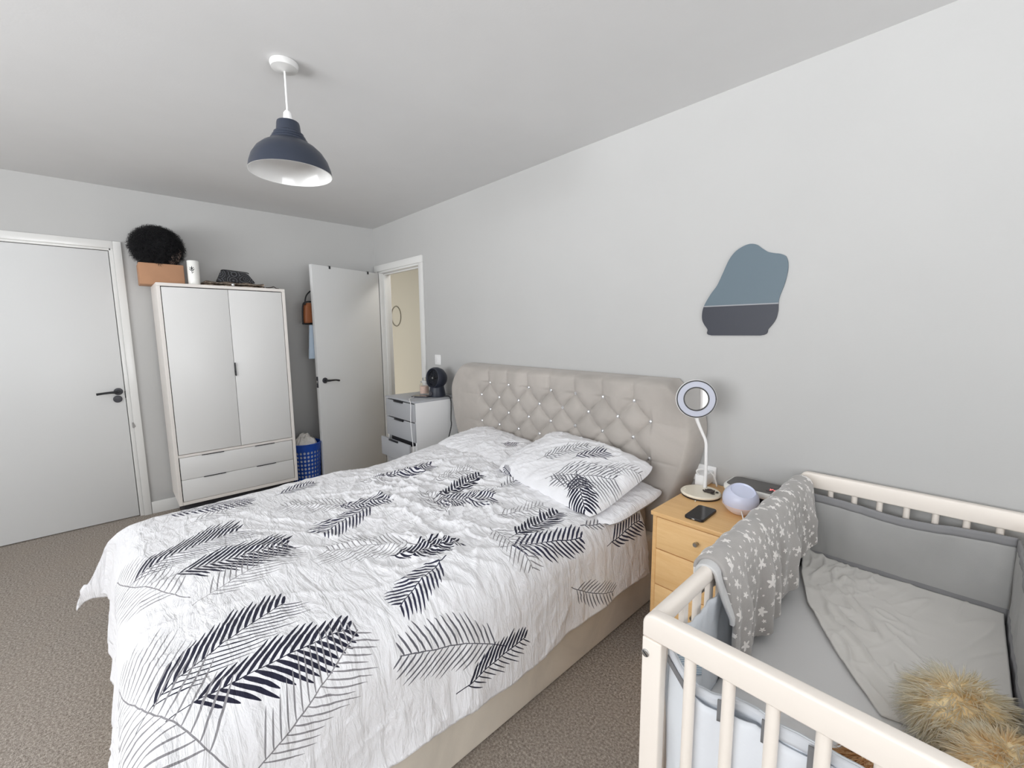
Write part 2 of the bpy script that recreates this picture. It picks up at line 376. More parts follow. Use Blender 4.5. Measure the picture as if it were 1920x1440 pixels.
# ------------------------------------------------------------------ bed frame
bed = thing('bed', 'double bed with taupe velvet base and curved crystal-buttoned headboard', 'bed', (2.46, -1.1, 0))
BX0, BX1, BYF = 1.73, 3.265, -2.10
bm = bmesh.new(); add_box(bm, (BX0, BYF, 0.004), (BX1, -0.115, 0.365), 0.02, 4)
ob = auto(bm_obj('base', bm, M['velvet_base'])); adopt(bed, ob)
def headboard():
    zs = [0, 0.3, 0.5, 0.63, 0.75, 0.89, 0.97, 1.04, 1.10, 1.135, 1.155]
    hw = [0.80, 0.83, 0.875, 0.925, 0.962, 0.988, 0.985, 0.955, 0.905, 0.862, 0.82]
    nu, nv = 300, 190
    s = np.linspace(-1, 1, nu); t = np.linspace(0, 1, nv)
    zz = 0.12+(1.155-0.12)*t; half = np.interp(zz, zs, hw)
    k = np.ones(15)/15; half = np.convolve(np.pad(half, 7, 'edge'), k, 'valid')
    X = 2.46+s[None, :]*half[:, None]; Z = np.repeat(zz[:, None], nu, 1)
    x0, z0, px, pz = 2.525, 1.032, 0.0970, 0.0975
    a = ((X-x0)/px+(Z-z0)/pz)/2; b = ((X-x0)/px-(Z-z0)/pz)/2
    shape = (np.abs(np.sin(PI*a))*np.abs(np.sin(PI*b)))**0.42
    shape = 1-(1-shape)*0.95
    upm = np.clip((Z-z0)/0.012, 0, 1); pleat = np.abs(np.sin(PI*(X-x0)/(2*px)))**0.35
    fade = np.clip(1-(Z-z0)/0.14, 0, 1)
    shape = shape*(1-upm)+upm*(1-(1-pleat)*(0.35+0.45*fade))
    xl, xr = 1.84, 3.21
    lo = np.clip((xl-X)/0.015, 0, 1); hi = np.clip((X-xr)/0.015, 0, 1); side = np.maximum(lo, hi)
    hp = np.abs(np.sin(PI*(Z-(z0-pz))/(2*pz)))**0.3
    dist = np.where(X < xl, xl-X, X-xr); sf = np.clip(1-dist/0.22, 0, 1)
    shape = shape*(1-side)+side*(1-(1-hp)*(0.45*sf)*(Z < 1.0))
    lowm = np.clip((0.70-Z)/0.10, 0, 1)
    shape = shape*(1-lowm)+lowm*1.0
    dz = np.maximum(Z-1.115, 0); dx = np.abs(s)[None, :]*half[:, None]; edge = np.minimum((half[:, None]-dx), 1.158-Z)
    rnd = np.sqrt(np.clip(1-(1-np.clip(edge/0.045, 0, 1))**2, 0, 1))
    rng_n = pnoise(X*9, Z*9)*0.003
    Y = -0.014-(0.080+0.042*shape+rng_n)*rnd-0.004*(1-rnd)
    v = np.stack([X, Y, Z], -1).reshape(-1, 3).tolist(); i = np.arange(nu*nv).reshape(nv, nu)
    q = np.stack([i[:-1, :-1], i[:-1, 1:], i[1:, 1:], i[1:, :-1]], -1).reshape(-1, 4).tolist()
    ring = list(i[0, :])+list(i[1:, -1])+list(i[-1, -2::-1])+list(i[-2:0:-1, 0])
    base = len(v)
    for r in ring: v.append([v[r][0], -0.006, v[r][2]])
    n = len(ring)
    for r in range(n): q.append((ring[r], base+r, base+(r+1) % n, ring[(r+1) % n]))
    q.append(tuple(base+r for r in range(n)))
    return py_obj('headboard', v, q, M['velvet'])
hb = headboard(); adopt(bed, hb)
bt = bmesh.new(); bmesh.ops.create_uvsphere(bt, u_segments=12, v_segments=8, radius=0.0115)
for v in bt.verts: v.co.y *= 0.7
for f in bt.faces: f.smooth = False
bmesh_btn = bpy.data.meshes.new('button'); bt.to_mesh(bmesh_btn); bt.free(); bmesh_btn.materials.append(M['crystal'])
for row in range(4):
    n = 7 if row % 2 == 0 else 8
    for i in range(n):
        x = 2.525+(i-3)*0.194 if row % 2 == 0 else 2.525+(i-3.5)*0.194
        o = bpy.data.objects.new('button', bmesh_btn); COL.objects.link(o)
        o.location = (x, -0.104, 1.032-row*0.0975); o.parent = hb
# mattress under the duvet
mt = box('mattress', (BX0+0.035, BYF+0.04, 0.367), (BX1-0.035, -0.14, 0.520), mat('taupe_fitted_sheet', srgb(176, 166, 158), 0.9, bump=0.2, bscale=60), None, 0.05, 5)
tag(mt, 'taupe-sheeted mattress on the velvet bed base, mostly hidden under the printed duvet', 'mattress')

# ------------------------------------------------------------------ palm frond print
def frond_group():
    g = bpy.data.node_groups.new('palm_frond', 'ShaderNodeTree')
    I = g.interface
    I.new_socket('Vector', in_out='INPUT', socket_type='NodeSocketVector'); I.new_socket('Base', in_out='INPUT', socket_type='NodeSocketVector')
    for nm in ('Angle', 'Length', 'HalfW', 'Count', 'LeafW', 'Ratio', 'Sweep', 'Curve'): I.new_socket(nm, in_out='INPUT', socket_type='NodeSocketFloat')
    I.new_socket('Mask', in_out='OUTPUT', socket_type='NodeSocketFloat')
    nt = NT(g); gi = nt.n('NodeGroupInput').outputs; go = nt.n('NodeGroupOutput')
    sub = nt.n('ShaderNodeVectorMath', operation='SUBTRACT'); nt.set(sub, 0, gi['Vector']); nt.set(sub, 1, gi['Base'])
    rot = nt.n('ShaderNodeVectorRotate', rotation_type='Z_AXIS'); nt.set(rot, 'Vector', sub.outputs[0]); nt.set(rot, 'Angle', nt.m('MULTIPLY', gi['Angle'], -1.0))
    sep = nt.n('ShaderNodeSeparateXYZ'); nt.set(sep, 0, rot.outputs[0])
    s = nt.m('DIVIDE', sep.outputs[0], gi['Length'])
    bend = nt.m('MULTIPLY', nt.m('MULTIPLY', gi['Curve'], gi['Length']), nt.m('MULTIPLY', s, nt.m('SUBTRACT', 1.0, s)))
    y = nt.m('SUBTRACT', sep.outputs[1], bend)
    ay = nt.m('ABSOLUTE', y)
    a = nt.m('DIVIDE', ay, gi['HalfW'])
    q = nt.m('SUBTRACT', s, nt.m('MULTIPLY', nt.m('DIVIDE', nt.m('MULTIPLY', gi['Sweep'], gi['HalfW']), gi['Length']), nt.m('POWER', a, 1.15)))
    env = nt.m('SQRT', nt.m('MAXIMUM', nt.m('MULTIPLY', nt.m('MULTIPLY', nt.m('ADD', q, 0.18), nt.m('SUBTRACT', 1.0, q)), 2.9), 0.0001))
    side = nt.m('GREATER_THAN', y, 0.0)
    qn = nt.m('ADD', nt.m('MULTIPLY', q, gi['Count']), nt.m('MULTIPLY', side, 0.35))
    wn = nt.n('ShaderNodeTexWhiteNoise', noise_dimensions='1D'); nt.set(wn, 'W', nt.m('ADD', nt.m('FLOOR', qn), nt.m('ADD', nt.m('MULTIPLY', side, 57.3), nt.m('MULTIPLY', gi['Angle'], 31.7))))
    env = nt.m('MULTIPLY', env, nt.m('ADD', 0.76, nt.m('MULTIPLY', wn.outputs['Value'], 0.34)))
    b = nt.m('MINIMUM', nt.m('DIVIDE', a, env), 1.0)
    w = nt.m('POWER', nt.m('MULTIPLY', nt.m('MULTIPLY', nt.m('ADD', b, 0.06), nt.m('SUBTRACT', 1.0, b)), 3.6), 0.6)
    lw = nt.m('MULTIPLY', gi['LeafW'], nt.m('ADD', 1.0, nt.m('MULTIPLY', side, nt.m('SUBTRACT', gi['Ratio'], 1.0))))
    ph = nt.m('ABSOLUTE', nt.m('SUBTRACT', nt.m('FRACT', qn), 0.5))
    leaf = nt.m('LESS_THAN', ph, nt.m('MULTIPLY', w, lw))
    inq = nt.m('MULTIPLY', nt.m('GREATER_THAN', q, 0.0), nt.m('LESS_THAN', q, 0.985))
    leaf = nt.m('MULTIPLY', nt.m('MULTIPLY', leaf, inq), nt.m('LESS_THAN', a, nt.m('MULTIPLY', env, 0.995)))
    stem = nt.m('MULTIPLY', nt.m('LESS_THAN', ay, 0.0016), nt.m('MULTIPLY', nt.m('GREATER_THAN', s, -0.14), nt.m('LESS_THAN', s, 0.98)))
    nt.set(go, 'Mask', nt.m('MAXIMUM', leaf, stem)); return g
FG = frond_group()
INK = {'d': srgb(40, 40, 58), 'n': srgb(52, 52, 74), 'g': srgb(146, 144, 148), 'k': srgb(104, 104, 112)}
# style: ink, leaflets, leaf width, ratio (lower side), sweep, curve
STY = {'A': ('d', 16, 0.34, 0.42, 1.15, -0.10), 'B': ('d', 15, 0.34, 1.0, 1.0, -0.02), 'G': ('g', 17, 0.13, 1.0, 0.85, 0.06), 'H': ('g', 19, 0.12, 1.0, 0.8, -0.13),
       'K': ('n', 14, 0.26, 1.0, 1.0, 0.08), 'L': ('k', 16, 0.17, 1.0, 0.9, 0.12)}
def cloth_mat(name, fronds, base=(242, 242, 245), wr=1.0):
    m, nt, b = new_mat(name)
    uv = nt.coord('UV'); c = c4(srgb(*base))
    for bu, bv, tu, tv, hw, st in fronds:
        ink, cnt, lw, ra, sw, cu = STY[st]
        g = nt.n('ShaderNodeGroup', node_tree=FG); nt.set(g, 'Vector', uv); g.inputs['Base'].default_value = (bu, bv, 0)
        L = math.hypot(tu-bu, tv-bv); cnt = max(7, min(cnt, round(L/0.020)))
        for k, v in (('Angle', math.atan2(tv-bv, tu-bu)), ('Length', L), ('HalfW', hw), ('Count', cnt), ('LeafW', lw), ('Ratio', ra), ('Sweep', sw), ('Curve', cu)): g.inputs[k].default_value = v
        c = nt.mix(g.outputs[0], c, c4(INK[ink]))
    if fronds: nt.set(b, 'Base Color', c)
    else: b.inputs['Base Color'].default_value = c
    b.inputs['Roughness'].default_value = 0.88; b.inputs['Specular IOR Level'].default_value = 0.2; b.inputs['Sheen Weight'].default_value = 0.1
    f = nt.noise(nt.mapping(uv, (5, 17, 1), (0, 0, 0.35)), 1.5, 5, 0.55, 0.7); f2 = nt.noise(uv, 60, 3, 0.6, 0.5)
    h = nt.m('ADD', f, nt.m('MULTIPLY', f2, 0.12)); nt.set(b, 'Normal', nt.bump(h, 0.75*wr, 0.022)); return m
def print_cloth(o, fronds, nx, ny, base=(242, 242, 245), prefix='duvet_cotton', wr=1.0):
    """split the cloth's faces into cells, each with a material that carries only the fronds that reach it"""
    me = o.data; nf = len(me.polygons); nl = len(me.loops)
    uv = np.empty(nl*2, np.float32); me.uv_layers[0].data.foreach_get('uv', uv); uv = uv.reshape(-1, 4, 2)
    lo = uv.min((0, 1)); hi = uv.max((0, 1)); ce = uv.mean(1)
    ix = np.clip(((ce[:, 0]-lo[0])/(hi[0]-lo[0])*nx).astype(int), 0, nx-1); iy = np.clip(((ce[:, 1]-lo[1])/(hi[1]-lo[1])*ny).astype(int), 0, ny-1)
    me.materials.clear()
    for j in range(ny):
        for i in range(nx):
            x0, x1 = lo[0]+(hi[0]-lo[0])*i/nx-0.01, lo[0]+(hi[0]-lo[0])*(i+1)/nx+0.01; y0, y1 = lo[1]+(hi[1]-lo[1])*j/ny-0.01, lo[1]+(hi[1]-lo[1])*(j+1)/ny+0.01
            sel = []
            for f in fronds:
                r = f[4]*1.15+0.02
                if max(f[0], f[2])+r > x0 and min(f[0], f[2])-r < x1 and max(f[1], f[3])+r > y0 and min(f[1], f[3])-r < y1: sel.append(f)
            me.materials.append(cloth_mat(f'{prefix}_{j}_{i}', sel, base, wr))
    me.polygons.foreach_set('material_index', (iy*nx+ix).astype(np.int32))

#FRONDS_BEGIN  base u,v, tip u,v, half width (m on the cloth), style
DUVET_FRONDS = [
    (0.591, 1.693, 0.454, 1.367, 0.106, 'A'), (0.669, 1.621, 0.68, 1.266, 0.082, 'B'), (0.854, 1.523, 0.691, 1.251, 0.094, 'G'), (0.782, 1.607, 0.300, 1.800, 0.160, 'H'),
    (-0.09, 1.701, -0.179, 1.365, 0.143, 'A'), (0.033, 1.588, 0.079, 1.257, 0.11, 'B'), (0.233, 1.532, 0.098, 1.254, 0.106, 'G'), (0.146, 1.603, -0.270, 1.770, 0.115, 'H'),
    (-0.662, 1.545, -0.501, 1.249, 0.083, 'K'), (-0.441, 1.486, -0.482, 1.258, 0.098, 'G'), (-0.149, 0.925, -0.342, 1.173, 0.097, 'G'), (-0.16, 0.965, -0.045, 0.771, 0.075, 'K'),
    (-0.04, 0.871, 0.063, 1.125, 0.096, 'K'), (-0.524, 1.124, -0.572, 0.94, 0.067, 'K'), (0.923, 0.848, 0.79, 1.179, 0.087, 'L'), (0.989, 0.974, 0.963, 0.707, 0.057, 'A'),
    (0.584, 0.911, 0.683, 1.126, 0.07, 'K'), (0.437, 1.008, 0.512, 0.782, 0.072, 'B'), (0.403, 0.924, 0.215, 1.171, 0.114, 'G'), (0.612, 0.585, 0.588, 0.303, 0.063, 'B'),
    (0.666, 0.656, 0.752, 0.348, 0.071, 'K'), (0.445, 0.507, 0.506, 0.298, 0.069, 'G'), (0.529, 0.624, 0.769, 0.634, 0.073, 'G'), (0.926, 0.434, 1.039, 0.227, 0.059, 'L'),
    (0.822, 0.215, 0.795, 0.018, 0.065, 'K'), (0.717, 0.31, 0.743, 0.183, 0.023, 'L'), (0.725, 0.195, 0.705, 0.023, 0.034, 'L'), (0.095, 0.587, 0.02, 0.272, 0.065, 'B'),
    (0.124, 0.641, 0.29, 0.41, 0.117, 'K'), (0.27, 0.666, -0.009, 0.612, 0.068, 'G'), (-0.132, 0.475, -0.058, 0.275, 0.09, 'G'), (-0.388, 0.65, -0.321, 0.361, 0.098, 'K'),
    (-0.367, 0.764, -0.342, 0.659, 0.087, 'G'), (0.22, 0.305, 0.211, 0.158, 0.054, 'L'),
]
LEFT_PILLOW_FRONDS = [
    (0.173, 0.011, 0.244, 0.067, 0.041, 'K'),
]
PILLOW_FRONDS = [
    (-0.107, -0.082, 0.021, 0.14, 0.066, 'L'), (0.056, 0.003, 0.133, 0.145, 0.066, 'K'), (0.06, -0.17, 0.315, -0.008, 0.126, 'L'), (0.153, -0.099, 0.317, -0.231, 0.073, 'B'),
    (0.235, -0.101, 0.06, -0.188, 0.051, 'L'), (0.234, 0.033, 0.358, 0.121, 0.05, 'G'), (-0.214, -0.241, -0.291, -0.219, 0.021, 'K'),
]
#FRONDS_END

# ------------------------------------------------------------------ duvet
def duvet():
    nu, nv = 330, 300
    w, r, xc = 0.775, 0.10, 2.5
    yh, yf = -0.40, -2.142
    hang = 0.245; arc = r*PI/2
    Lu = (w-r)+arc+hang; Lv = (yh-yf-r)+arc+hang
    u = np.linspace(-Lu, Lu, nu); v = np.linspace(0, Lv, nv); U, V = np.meshgrid(u, v)
    def prof(a, flat):
        t = np.clip(a-flat, 0, None); th = np.clip(t/r, 0, PI/2)
        x = np.minimum(a, flat)+r*np.sin(th); d = r*(1-np.cos(th))+np.clip(t-arc, 0, None); return x, d
    ax, du = prof(np.abs(U), w-r); av, dv = prof(V, yh-yf-r)
    sg = np.sign(U)
    drop = (du**3.0+dv**3.0+1e-12)**(1/3.0); mn = np.minimum(du, dv)
    X = xc+sg*(ax+mn*0.27+np.clip(du-0.05, 0, None)*0.10); Y = yh-av-mn*0.35-np.clip(dv-0.05, 0, None)*0.12
    top = np.clip(1-np.maximum(du, dv)/0.06, 0, 1)
    nx_ = (X-xc)/0.775; ny_ = (Y+1.25)/0.9
    puff = 0.045*np.clip(1-nx_**4, 0, 1)*np.clip(1-np.abs(ny_)**5, 0, 1)
    Z = 0.565-drop+puff*top
    Z += 0.060*np.exp(-(((X-2.10)/0.40)**4+((Y+0.47)/0.22)**2))*top       # over the left pillow
    Z += 0.022*np.exp(-(((X-2.95)/0.45)**2+((Y+0.50)/0.16)**2))*top
    lump = pnoise(U*2.3+5, V*2.3+1)*0.018+pnoise(U*5+2, V*5+8)*0.008
    wr = (0.007*ridge(U, V, 0.55, 0.16, 0.5, 5, 0.5, 1.3)+0.006*ridge(U, V, -0.35, 0.13, 0.42, 5, 0.6, 4.1)+0.006*ridge(U, V, 1.2, 0.14, 0.5, 5, 0.6, 7.7)
          +0.0035*ridge(U, V, 0.1, 0.07, 0.25, 4, 0.5, 11.0)+0.003*ridge(U, V, -0.9, 0.07, 0.22, 4, 0.5, 15.0))
    busy = 0.30+1.0*np.exp(-(((X-2.75)/0.50)**2+((Y+0.95)/0.55)**2))+0.5*np.exp(-(((X-2.1)/0.5)**2+((Y+0.8)/0.4)**2))
    calm = busy*(0.6+0.8*np.clip(pnoise(U*1.9+20, V*1.9+4)+0.35, 0, 1))
    disp = (wr-0.004)*calm*1.7+lump*0.9
    # hanging folds
    su = np.clip((du-0.06)/0.25, 0, 1); sv = np.clip((dv-0.06)/0.25, 0, 1)
    fold_u = su*(0.009*np.sin(V*9+pnoise(V*3, U*0+2)*3)+0.004*np.sin(V*23+pnoise(V*5, U*0+7)*4))
    fold_v = sv*(0.008*np.sin(U*10+pnoise(U*3, V*0+5)*3)+0.004*np.sin(U*24+pnoise(U*6, V*0+1)*4))
    X = X+sg*(fold_u+su*np.clip(disp, -0.004, 0.02)*1.0+0.006*su); Y = Y-fold_v-sv*np.clip(disp, -0.004, 0.02)
    Z = Z+disp*np.clip(1-np.maximum(su, sv)*0.8, 0, 1)
    Z += np.clip(du/0.345, 0, 1)**3*(0.018*np.sin(V*5.3+1.0)+0.010*pnoise(V*7, U*0+3)) + np.clip(dv/0.345, 0, 1)**3*0.02*np.sin(U*4.7)
    # top hem: soft wavy edge dipping to the sheet
    Y += 0.15*np.clip((U-0.40)/0.3, 0, 1)**1.5*np.exp(-V/0.25); edge = np.exp(-V/0.05); Y += edge*0.035*pnoise(U*4+3, V*0+9)+0.02*edge*np.sin(U*6); Z -= edge*0.018
    # foot-left corner kicks out
    k = np.clip((-U-0.75)/0.3, 0, 1)*np.clip((V-1.6)/0.3, 0, 1);  Z += 0.03*k*k
    o = grid_mesh('duvet', X, Y, Z, U, V, None, flip=True)
    print_cloth(o, DUVET_FRONDS, 5, 5)
    md = o.modifiers.new('thickness', 'SOLIDIFY'); md.thickness = 0.014; md.offset = -1
    tag(o, 'rumpled white duvet printed with dark and grey palm fronds, spread over the bed', 'duvet'); return o
duvet()

def pillow(name, w, h, t, loc, rot, fronds, seed, ear=0.03, base=(242, 242, 245), sag=0.0):
    n = 90; x = np.linspace(-1, 1, n); Xg, Yg = np.meshgrid(x, x)
    ix = np.clip(1-np.abs(Xg)**2.6, 0, 1); iy = np.clip(1-np.abs(Yg)**2.6, 0, 1)
    H = (ix*iy)**0.48
    pin = 1-0.085*np.abs(Xg)**4*np.abs(Yg)**2-0.02*(1-Xg**2)*np.abs(Yg)**3; pin2 = 1-0.085*np.abs(Yg)**4*np.abs(Xg)**2-0.02*(1-Yg**2)*np.abs(Xg)**3
    X = Xg*w/2*pin2; Y = Yg*h/2*pin
    wn = 0.006*ridge(X+seed, Y, 0.6, 0.06, 0.2, 3, 0.6, seed)+0.006*ridge(X, Y+seed, -0.7, 0.05, 0.18, 3, 0.6, seed+3)+pnoise(X*6+seed, Y*6)*0.012
    Z1 = t*0.62*H+(wn-0.004)*np.clip(H*1.6, 0, 1)+0.004*np.sin(Xg*25+seed)*np.clip(1-H, 0, 1)-sag*Xg**2; Z2 = -t*0.38*H+wn*0.3*H-sag*Xg**2
    mz = Matrix.Translation(loc) @ Matrix.Rotation(rot[2], 4, 'Z') @ Matrix.Rotation(rot[1], 4, 'Y') @ Matrix.Rotation(rot[0], 4, 'X')
    def shell(nm, Z, flip, par=None):
        P = np.stack([X, Y, Z], -1).reshape(-1, 3) @ np.array(mz.to_3x3()).T+np.array(mz.translation)
        P = P.reshape(n, n, 3); return grid_mesh(nm, P[..., 0], P[..., 1], P[..., 2], X, Y, None, par, flip)
    a = shell(name, Z1, False); b = shell('underside', Z2, True)
    bm = bmesh.new(); bm.from_mesh(a.data); bm.from_mesh(b.data); bmesh.ops.remove_doubles(bm, verts=bm.verts, dist=1e-5); bm.to_mesh(a.data); bm.free()
    bpy.data.objects.remove(b)
    for p in a.data.polygons: p.use_smooth = True
    a.data.materials.clear(); a.data.materials.append(cloth_mat(name+'_cotton', fronds, base, 0.7)); return a
tag(pillow('pillow', 0.72, 0.44, 0.12, (2.15, -0.315, 0.635), (0.16, 0.03, -0.10), LEFT_PILLOW_FRONDS, 2.0), 'white pillow lying flat at the door side of the bed head', 'pillow', 'pillows at the bed head')
tag(pillow('pillow', 0.70, 0.46, 0.11, (2.97, -0.345, 0.580), (0.10, 0.0, -0.05), [], 9.0), 'plain white pillow under the palm-printed one, peeking out on its right', 'pillow', 'pillows at the bed head')
tag(pillow('pillow', 0.74, 0.50, 0.13, (2.905, -0.375, 0.685), (0.30, 0.06, -0.10), PILLOW_FRONDS, 5.0), 'palm-printed white pillow on top, propped against the buttoned headboard', 'pillow', 'pillows at the bed head')

# ------------------------------------------------------------------ wardrobe
WX = 0.45; wy0, wy1, wz0, wz1 = -1.808, -1.000, 0.150, 1.748
wd = thing('wardrobe', 'pale glossy two-door wardrobe with two drawers against the left wall', 'wardrobe', (0.24, -1.40, 0))
bm = bmesh.new()
for lo, hi in (((0.022, wy0, wz0), (WX, wy0+0.022, wz1-0.0225)), ((0.022, wy1-0.022, wz0), (WX, wy1, wz1-0.0225)), ((0.022, wy0, wz1-0.022), (WX, wy1, wz1)), ((0.0225, wy0+0.0225, wz0), (0.03, wy1-0.0225, wz1-0.0225)),
               ((0.031, wy0+0.0225, 0.506), (WX-0.001, wy1-0.0225, 0.524)), ((0.031, wy0+0.0225, wz0), (WX-0.001, wy1-0.0225, 0.174))): add_box(bm, lo, hi, 0.0015, 1)
adopt(wd, bm_obj('body', bm, M['wardrobe_frame']))
adopt(wd, box('gap_shade_block', (0.05, wy0+0.0225, wz0+0.021), (WX-0.03, wy1-0.0225, wz1-0.0225), M['gap_shade'], bev=0))  # solid near-black block, shade painted behind doors and drawers
adopt(wd, box('plinth', (0.03, wy0+0.03, 0.002), (WX-0.06, wy1-0.03, wz0), M['gap_shade'], bev=0.002))
yc = -1.392; xf = WX-0.002
for nm, a, b_ in (('door', wy0+0.026, yc-0.0012), ('door', yc+0.0012, wy1-0.026)):
    d = box(nm, (xf-0.02, a, 0.528), (xf, b_, wz1-0.028), M['wardrobe'], None, 0.0015); adopt(wd, d)
h = box('handle', (xf-0.001, yc+0.001, 1.075), (xf+0.010, yc+0.008, 1.175), M['black_metal'], None, 0.001); h.parent = d
for z0, z1 in ((0.339, 0.503), (0.177, 0.336)):
    d = box('drawer', (xf-0.02, wy0+0.027, z0), (xf, wy1-0.027, z1), M['wardrobe'], None, 0.0015); adopt(wd, d)
    for ya in (wy0+0.16, wy1-0.30):
        h = box('handle', (xf-0.004, ya, z1-0.001), (xf+0.008, ya+0.14, z1+0.004), M['black_metal'], None, 0.001); h.parent = d
# things on the wardrobe
tz = wz1
bx = prism('cardboard_box', rrect(-1.878, -1.622, tz+0.001, tz+0.150, 0.006, 2), 'x', 0.06, 0.26, M['card'], None, 0.004)
tag(bx, 'brown cardboard box on the left end of the wardrobe top', 'box')
def strands(name, roots, dirs, length, rad, m, parent, bend, nseg=3, curl=0.0, colors=None, kind='stuff', jl=0.35, soft=None):
    N = len(roots); L = length*(1+jl*(RNG.random(N)*2-1)); t = np.linspace(0, 1, nseg+1)
    d = dirs/np.linalg.norm(dirs, axis=1)[:, None]
    ref = np.where(np.abs(d[:, 2:3]) < 0.9, np.array([[0, 0, 1.0]]), np.array([[1.0, 0, 0]]))
    a = np.cross(d, ref); a /= np.linalg.norm(a, axis=1)[:, None]; b = np.cross(d, a); ph = RNG.random(N)*6.28
    V = np.zeros((N, nseg*3+1, 3))
    for i in range(nseg+1):
        c = roots+d*(L*t[i])[:, None]+bend*((L*t[i]**2)[:, None])
        if curl:
            an = ph+t[i]*9.0; c = c+(a*np.cos(an)[:, None]+b*np.sin(an)[:, None])*curl*min(1, t[i]*2)
        if i == nseg: V[:, -1] = c
        else:
            for k in range(3):
                an = ph+k*2.094; V[:, i*3+k] = c+(a*np.cos(an)[:, None]+b*np.sin(an)[:, None])*rad*(1-0.75*t[i])
    base = (np.arange(N)*(nseg*3+1))[:, None]; F4 = []; F3 = []
    for i in range(nseg-1):
        for k in range(3):
            j = (k+1) % 3; F4.append(base+np.array([[i*3+k, i*3+j, (i+1)*3+j, (i+1)*3+k]]))
    for k in range(3): F3.append(base+np.array([[(nseg-1)*3+k, (nseg-1)*3+(k+1) % 3, nseg*3]]))
    faces = np.concatenate(F4).tolist()+np.concatenate(F3).tolist()
    me = bpy.data.meshes.new(name); me.from_pydata(V.reshape(-1, 3).tolist(), [], faces)
    if colors is not None:
        at = me.color_attributes.new('fur', 'FLOAT_COLOR', 'POINT')
        cr, ct = colors; tt = np.concatenate([np.repeat(t[:-1], 3), [1.0]])
        C = cr[:, None, :]*(1-tt[None, :, None])+ct[:, None, :]*tt[None, :, None]
        C = np.concatenate([C, np.ones((N, C.shape[1], 1))], -1); at.data.foreach_set('color', C.astype(np.float32).reshape(-1))
    me.update(); o = link(name, me, m, parent, True, kind)
    if soft is not None: me.normals_split_custom_set_from_vertices(np.repeat(soft, nseg*3+1, axis=0).tolist())
    return o
def ell_pts(c, r, n, seed=0):
    d = RNG.normal(size=(n, 3)); d /= np.linalg.norm(d, axis=1)[:, None]
    nrm = d/np.array(r); nrm /= np.linalg.norm(nrm, axis=1)[:, None]; return np.array(c)+d*np.array(r), nrm
def blob(name, c, r, m, parent=None, amp=0.0, fr=8, seg=32):
    bm = bmesh.new(); bmesh.ops.create_uvsphere(bm, u_segments=seg, v_segments=seg//2, radius=1)
    for v in bm.verts:
        k = 1+amp*float(pnoise(np.array(v.co.x*fr/3+c[0]*7), np.array(v.co.y*fr/3+v.co.z*fr/4)))
        v.co = Vector((c[0]+v.co.x*r[0]*k, c[1]+v.co.y*r[1]*k, c[2]+v.co.z*r[2]*k))
    return bm_obj(name, bm, m, parent, True)
M['hair'] = mat('black_hair', (0.006, 0.006, 0.008), 0.6)
wig = thing('wig', 'black curly wig on a pale head form, on top of the cardboard box', 'wig', (0.17, -1.755, tz+0.152))
wc = (0.17, -1.757, tz+0.152+0.13)
hf = blob('head_form', (0.18, -1.705, tz+0.152+0.100), (0.07, 0.09, 0.100), mat('pale_head_form', srgb(214, 190, 178), 0.6)); adopt(wig, hf)
core = blob('hair', wc, (0.118, 0.134, 0.124), M['hair'], None, 0.12); adopt(wig, core)
pts, nr = ell_pts(wc, (0.115, 0.131, 0.122), 5600); kp = pts[:, 2] > tz+0.165
pts, nr = pts[kp], nr[kp]
st = strands('curls', pts, nr+RNG.normal(size=nr.shape)*0.5, 0.040, 0.0022, M['hair'], None, np.array([[0, 0, -0.3]]), 6, 0.009); adopt(wig, st)
def vase_mat():
    m, nt, b = new_mat('white_ceramic_sprig'); oc = nt.coord('UV')
    b.inputs['Base Color'].default_value = c4(srgb(238, 238, 234)); b.inputs['Roughness'].default_value = 0.3; return m
vs = lathe('vase', [(0, 0.001), (0.034, 0.001), (0.036, 0.006), (0.036, 0.168), (0.033, 0.173), (0.029, 0.173), (0.029, 0.02), (0, 0.02)], vase_mat(), None, 36, (0.37, -1.580, tz))
tag(vs, 'white cylinder vase with a black sprig print, beside the cardboard box', 'vase')
def leafpatch(cy, cz, dy, dz, w):
    """a painted leaf on the vase: thin curved patch just on the glaze"""
    v, f = [], []; n = 7; L = math.hypot(dy, dz)
    for i in range(n):
        t = i/(n-1); hw = w*math.sin(PI*min(max(t, 0.03), 0.97))
        for s in (-1, 0, 1):
            y = cy+dy*t-dz/L*hw*s; z = cz+dz*t+dy/L*hw*s; an = y/0.0364
            v.append((0.37+0.0364*math.cos(an), -1.580+0.0364*math.sin(an), z))
    for i in range(n-1):
        for s in range(2): f.append((i*3+s, i*3+s+1, i*3+s+4, i*3+s+3))
    return v, f
SV, SF = [], []
for a in ((0, 0.098, 0.001, 0.034, 0.005), (-0.001, 0.095, -0.016, 0.020, 0.003), (0.001, 0.095, 0.016, 0.020, 0.003), (0, 0.075, 0.0, 0.03, 0.0015), (-0.003, 0.112, -0.012, 0.014, 0.002), (0.003, 0.112, 0.012, 0.014, 0.002), (0, 0.082, 0.012, 0.012, 0.0018)):
    # spread around the camera-facing side
    v, f = leafpatch(a[0]-0.014, tz+a[1], a[2], a[3], a[4]); k = len(SV); SV += v; SF += [tuple(i+k for i in q) for q in f]
sp = py_obj('sprig_print', SV, SF, M['black_plastic'], vs)
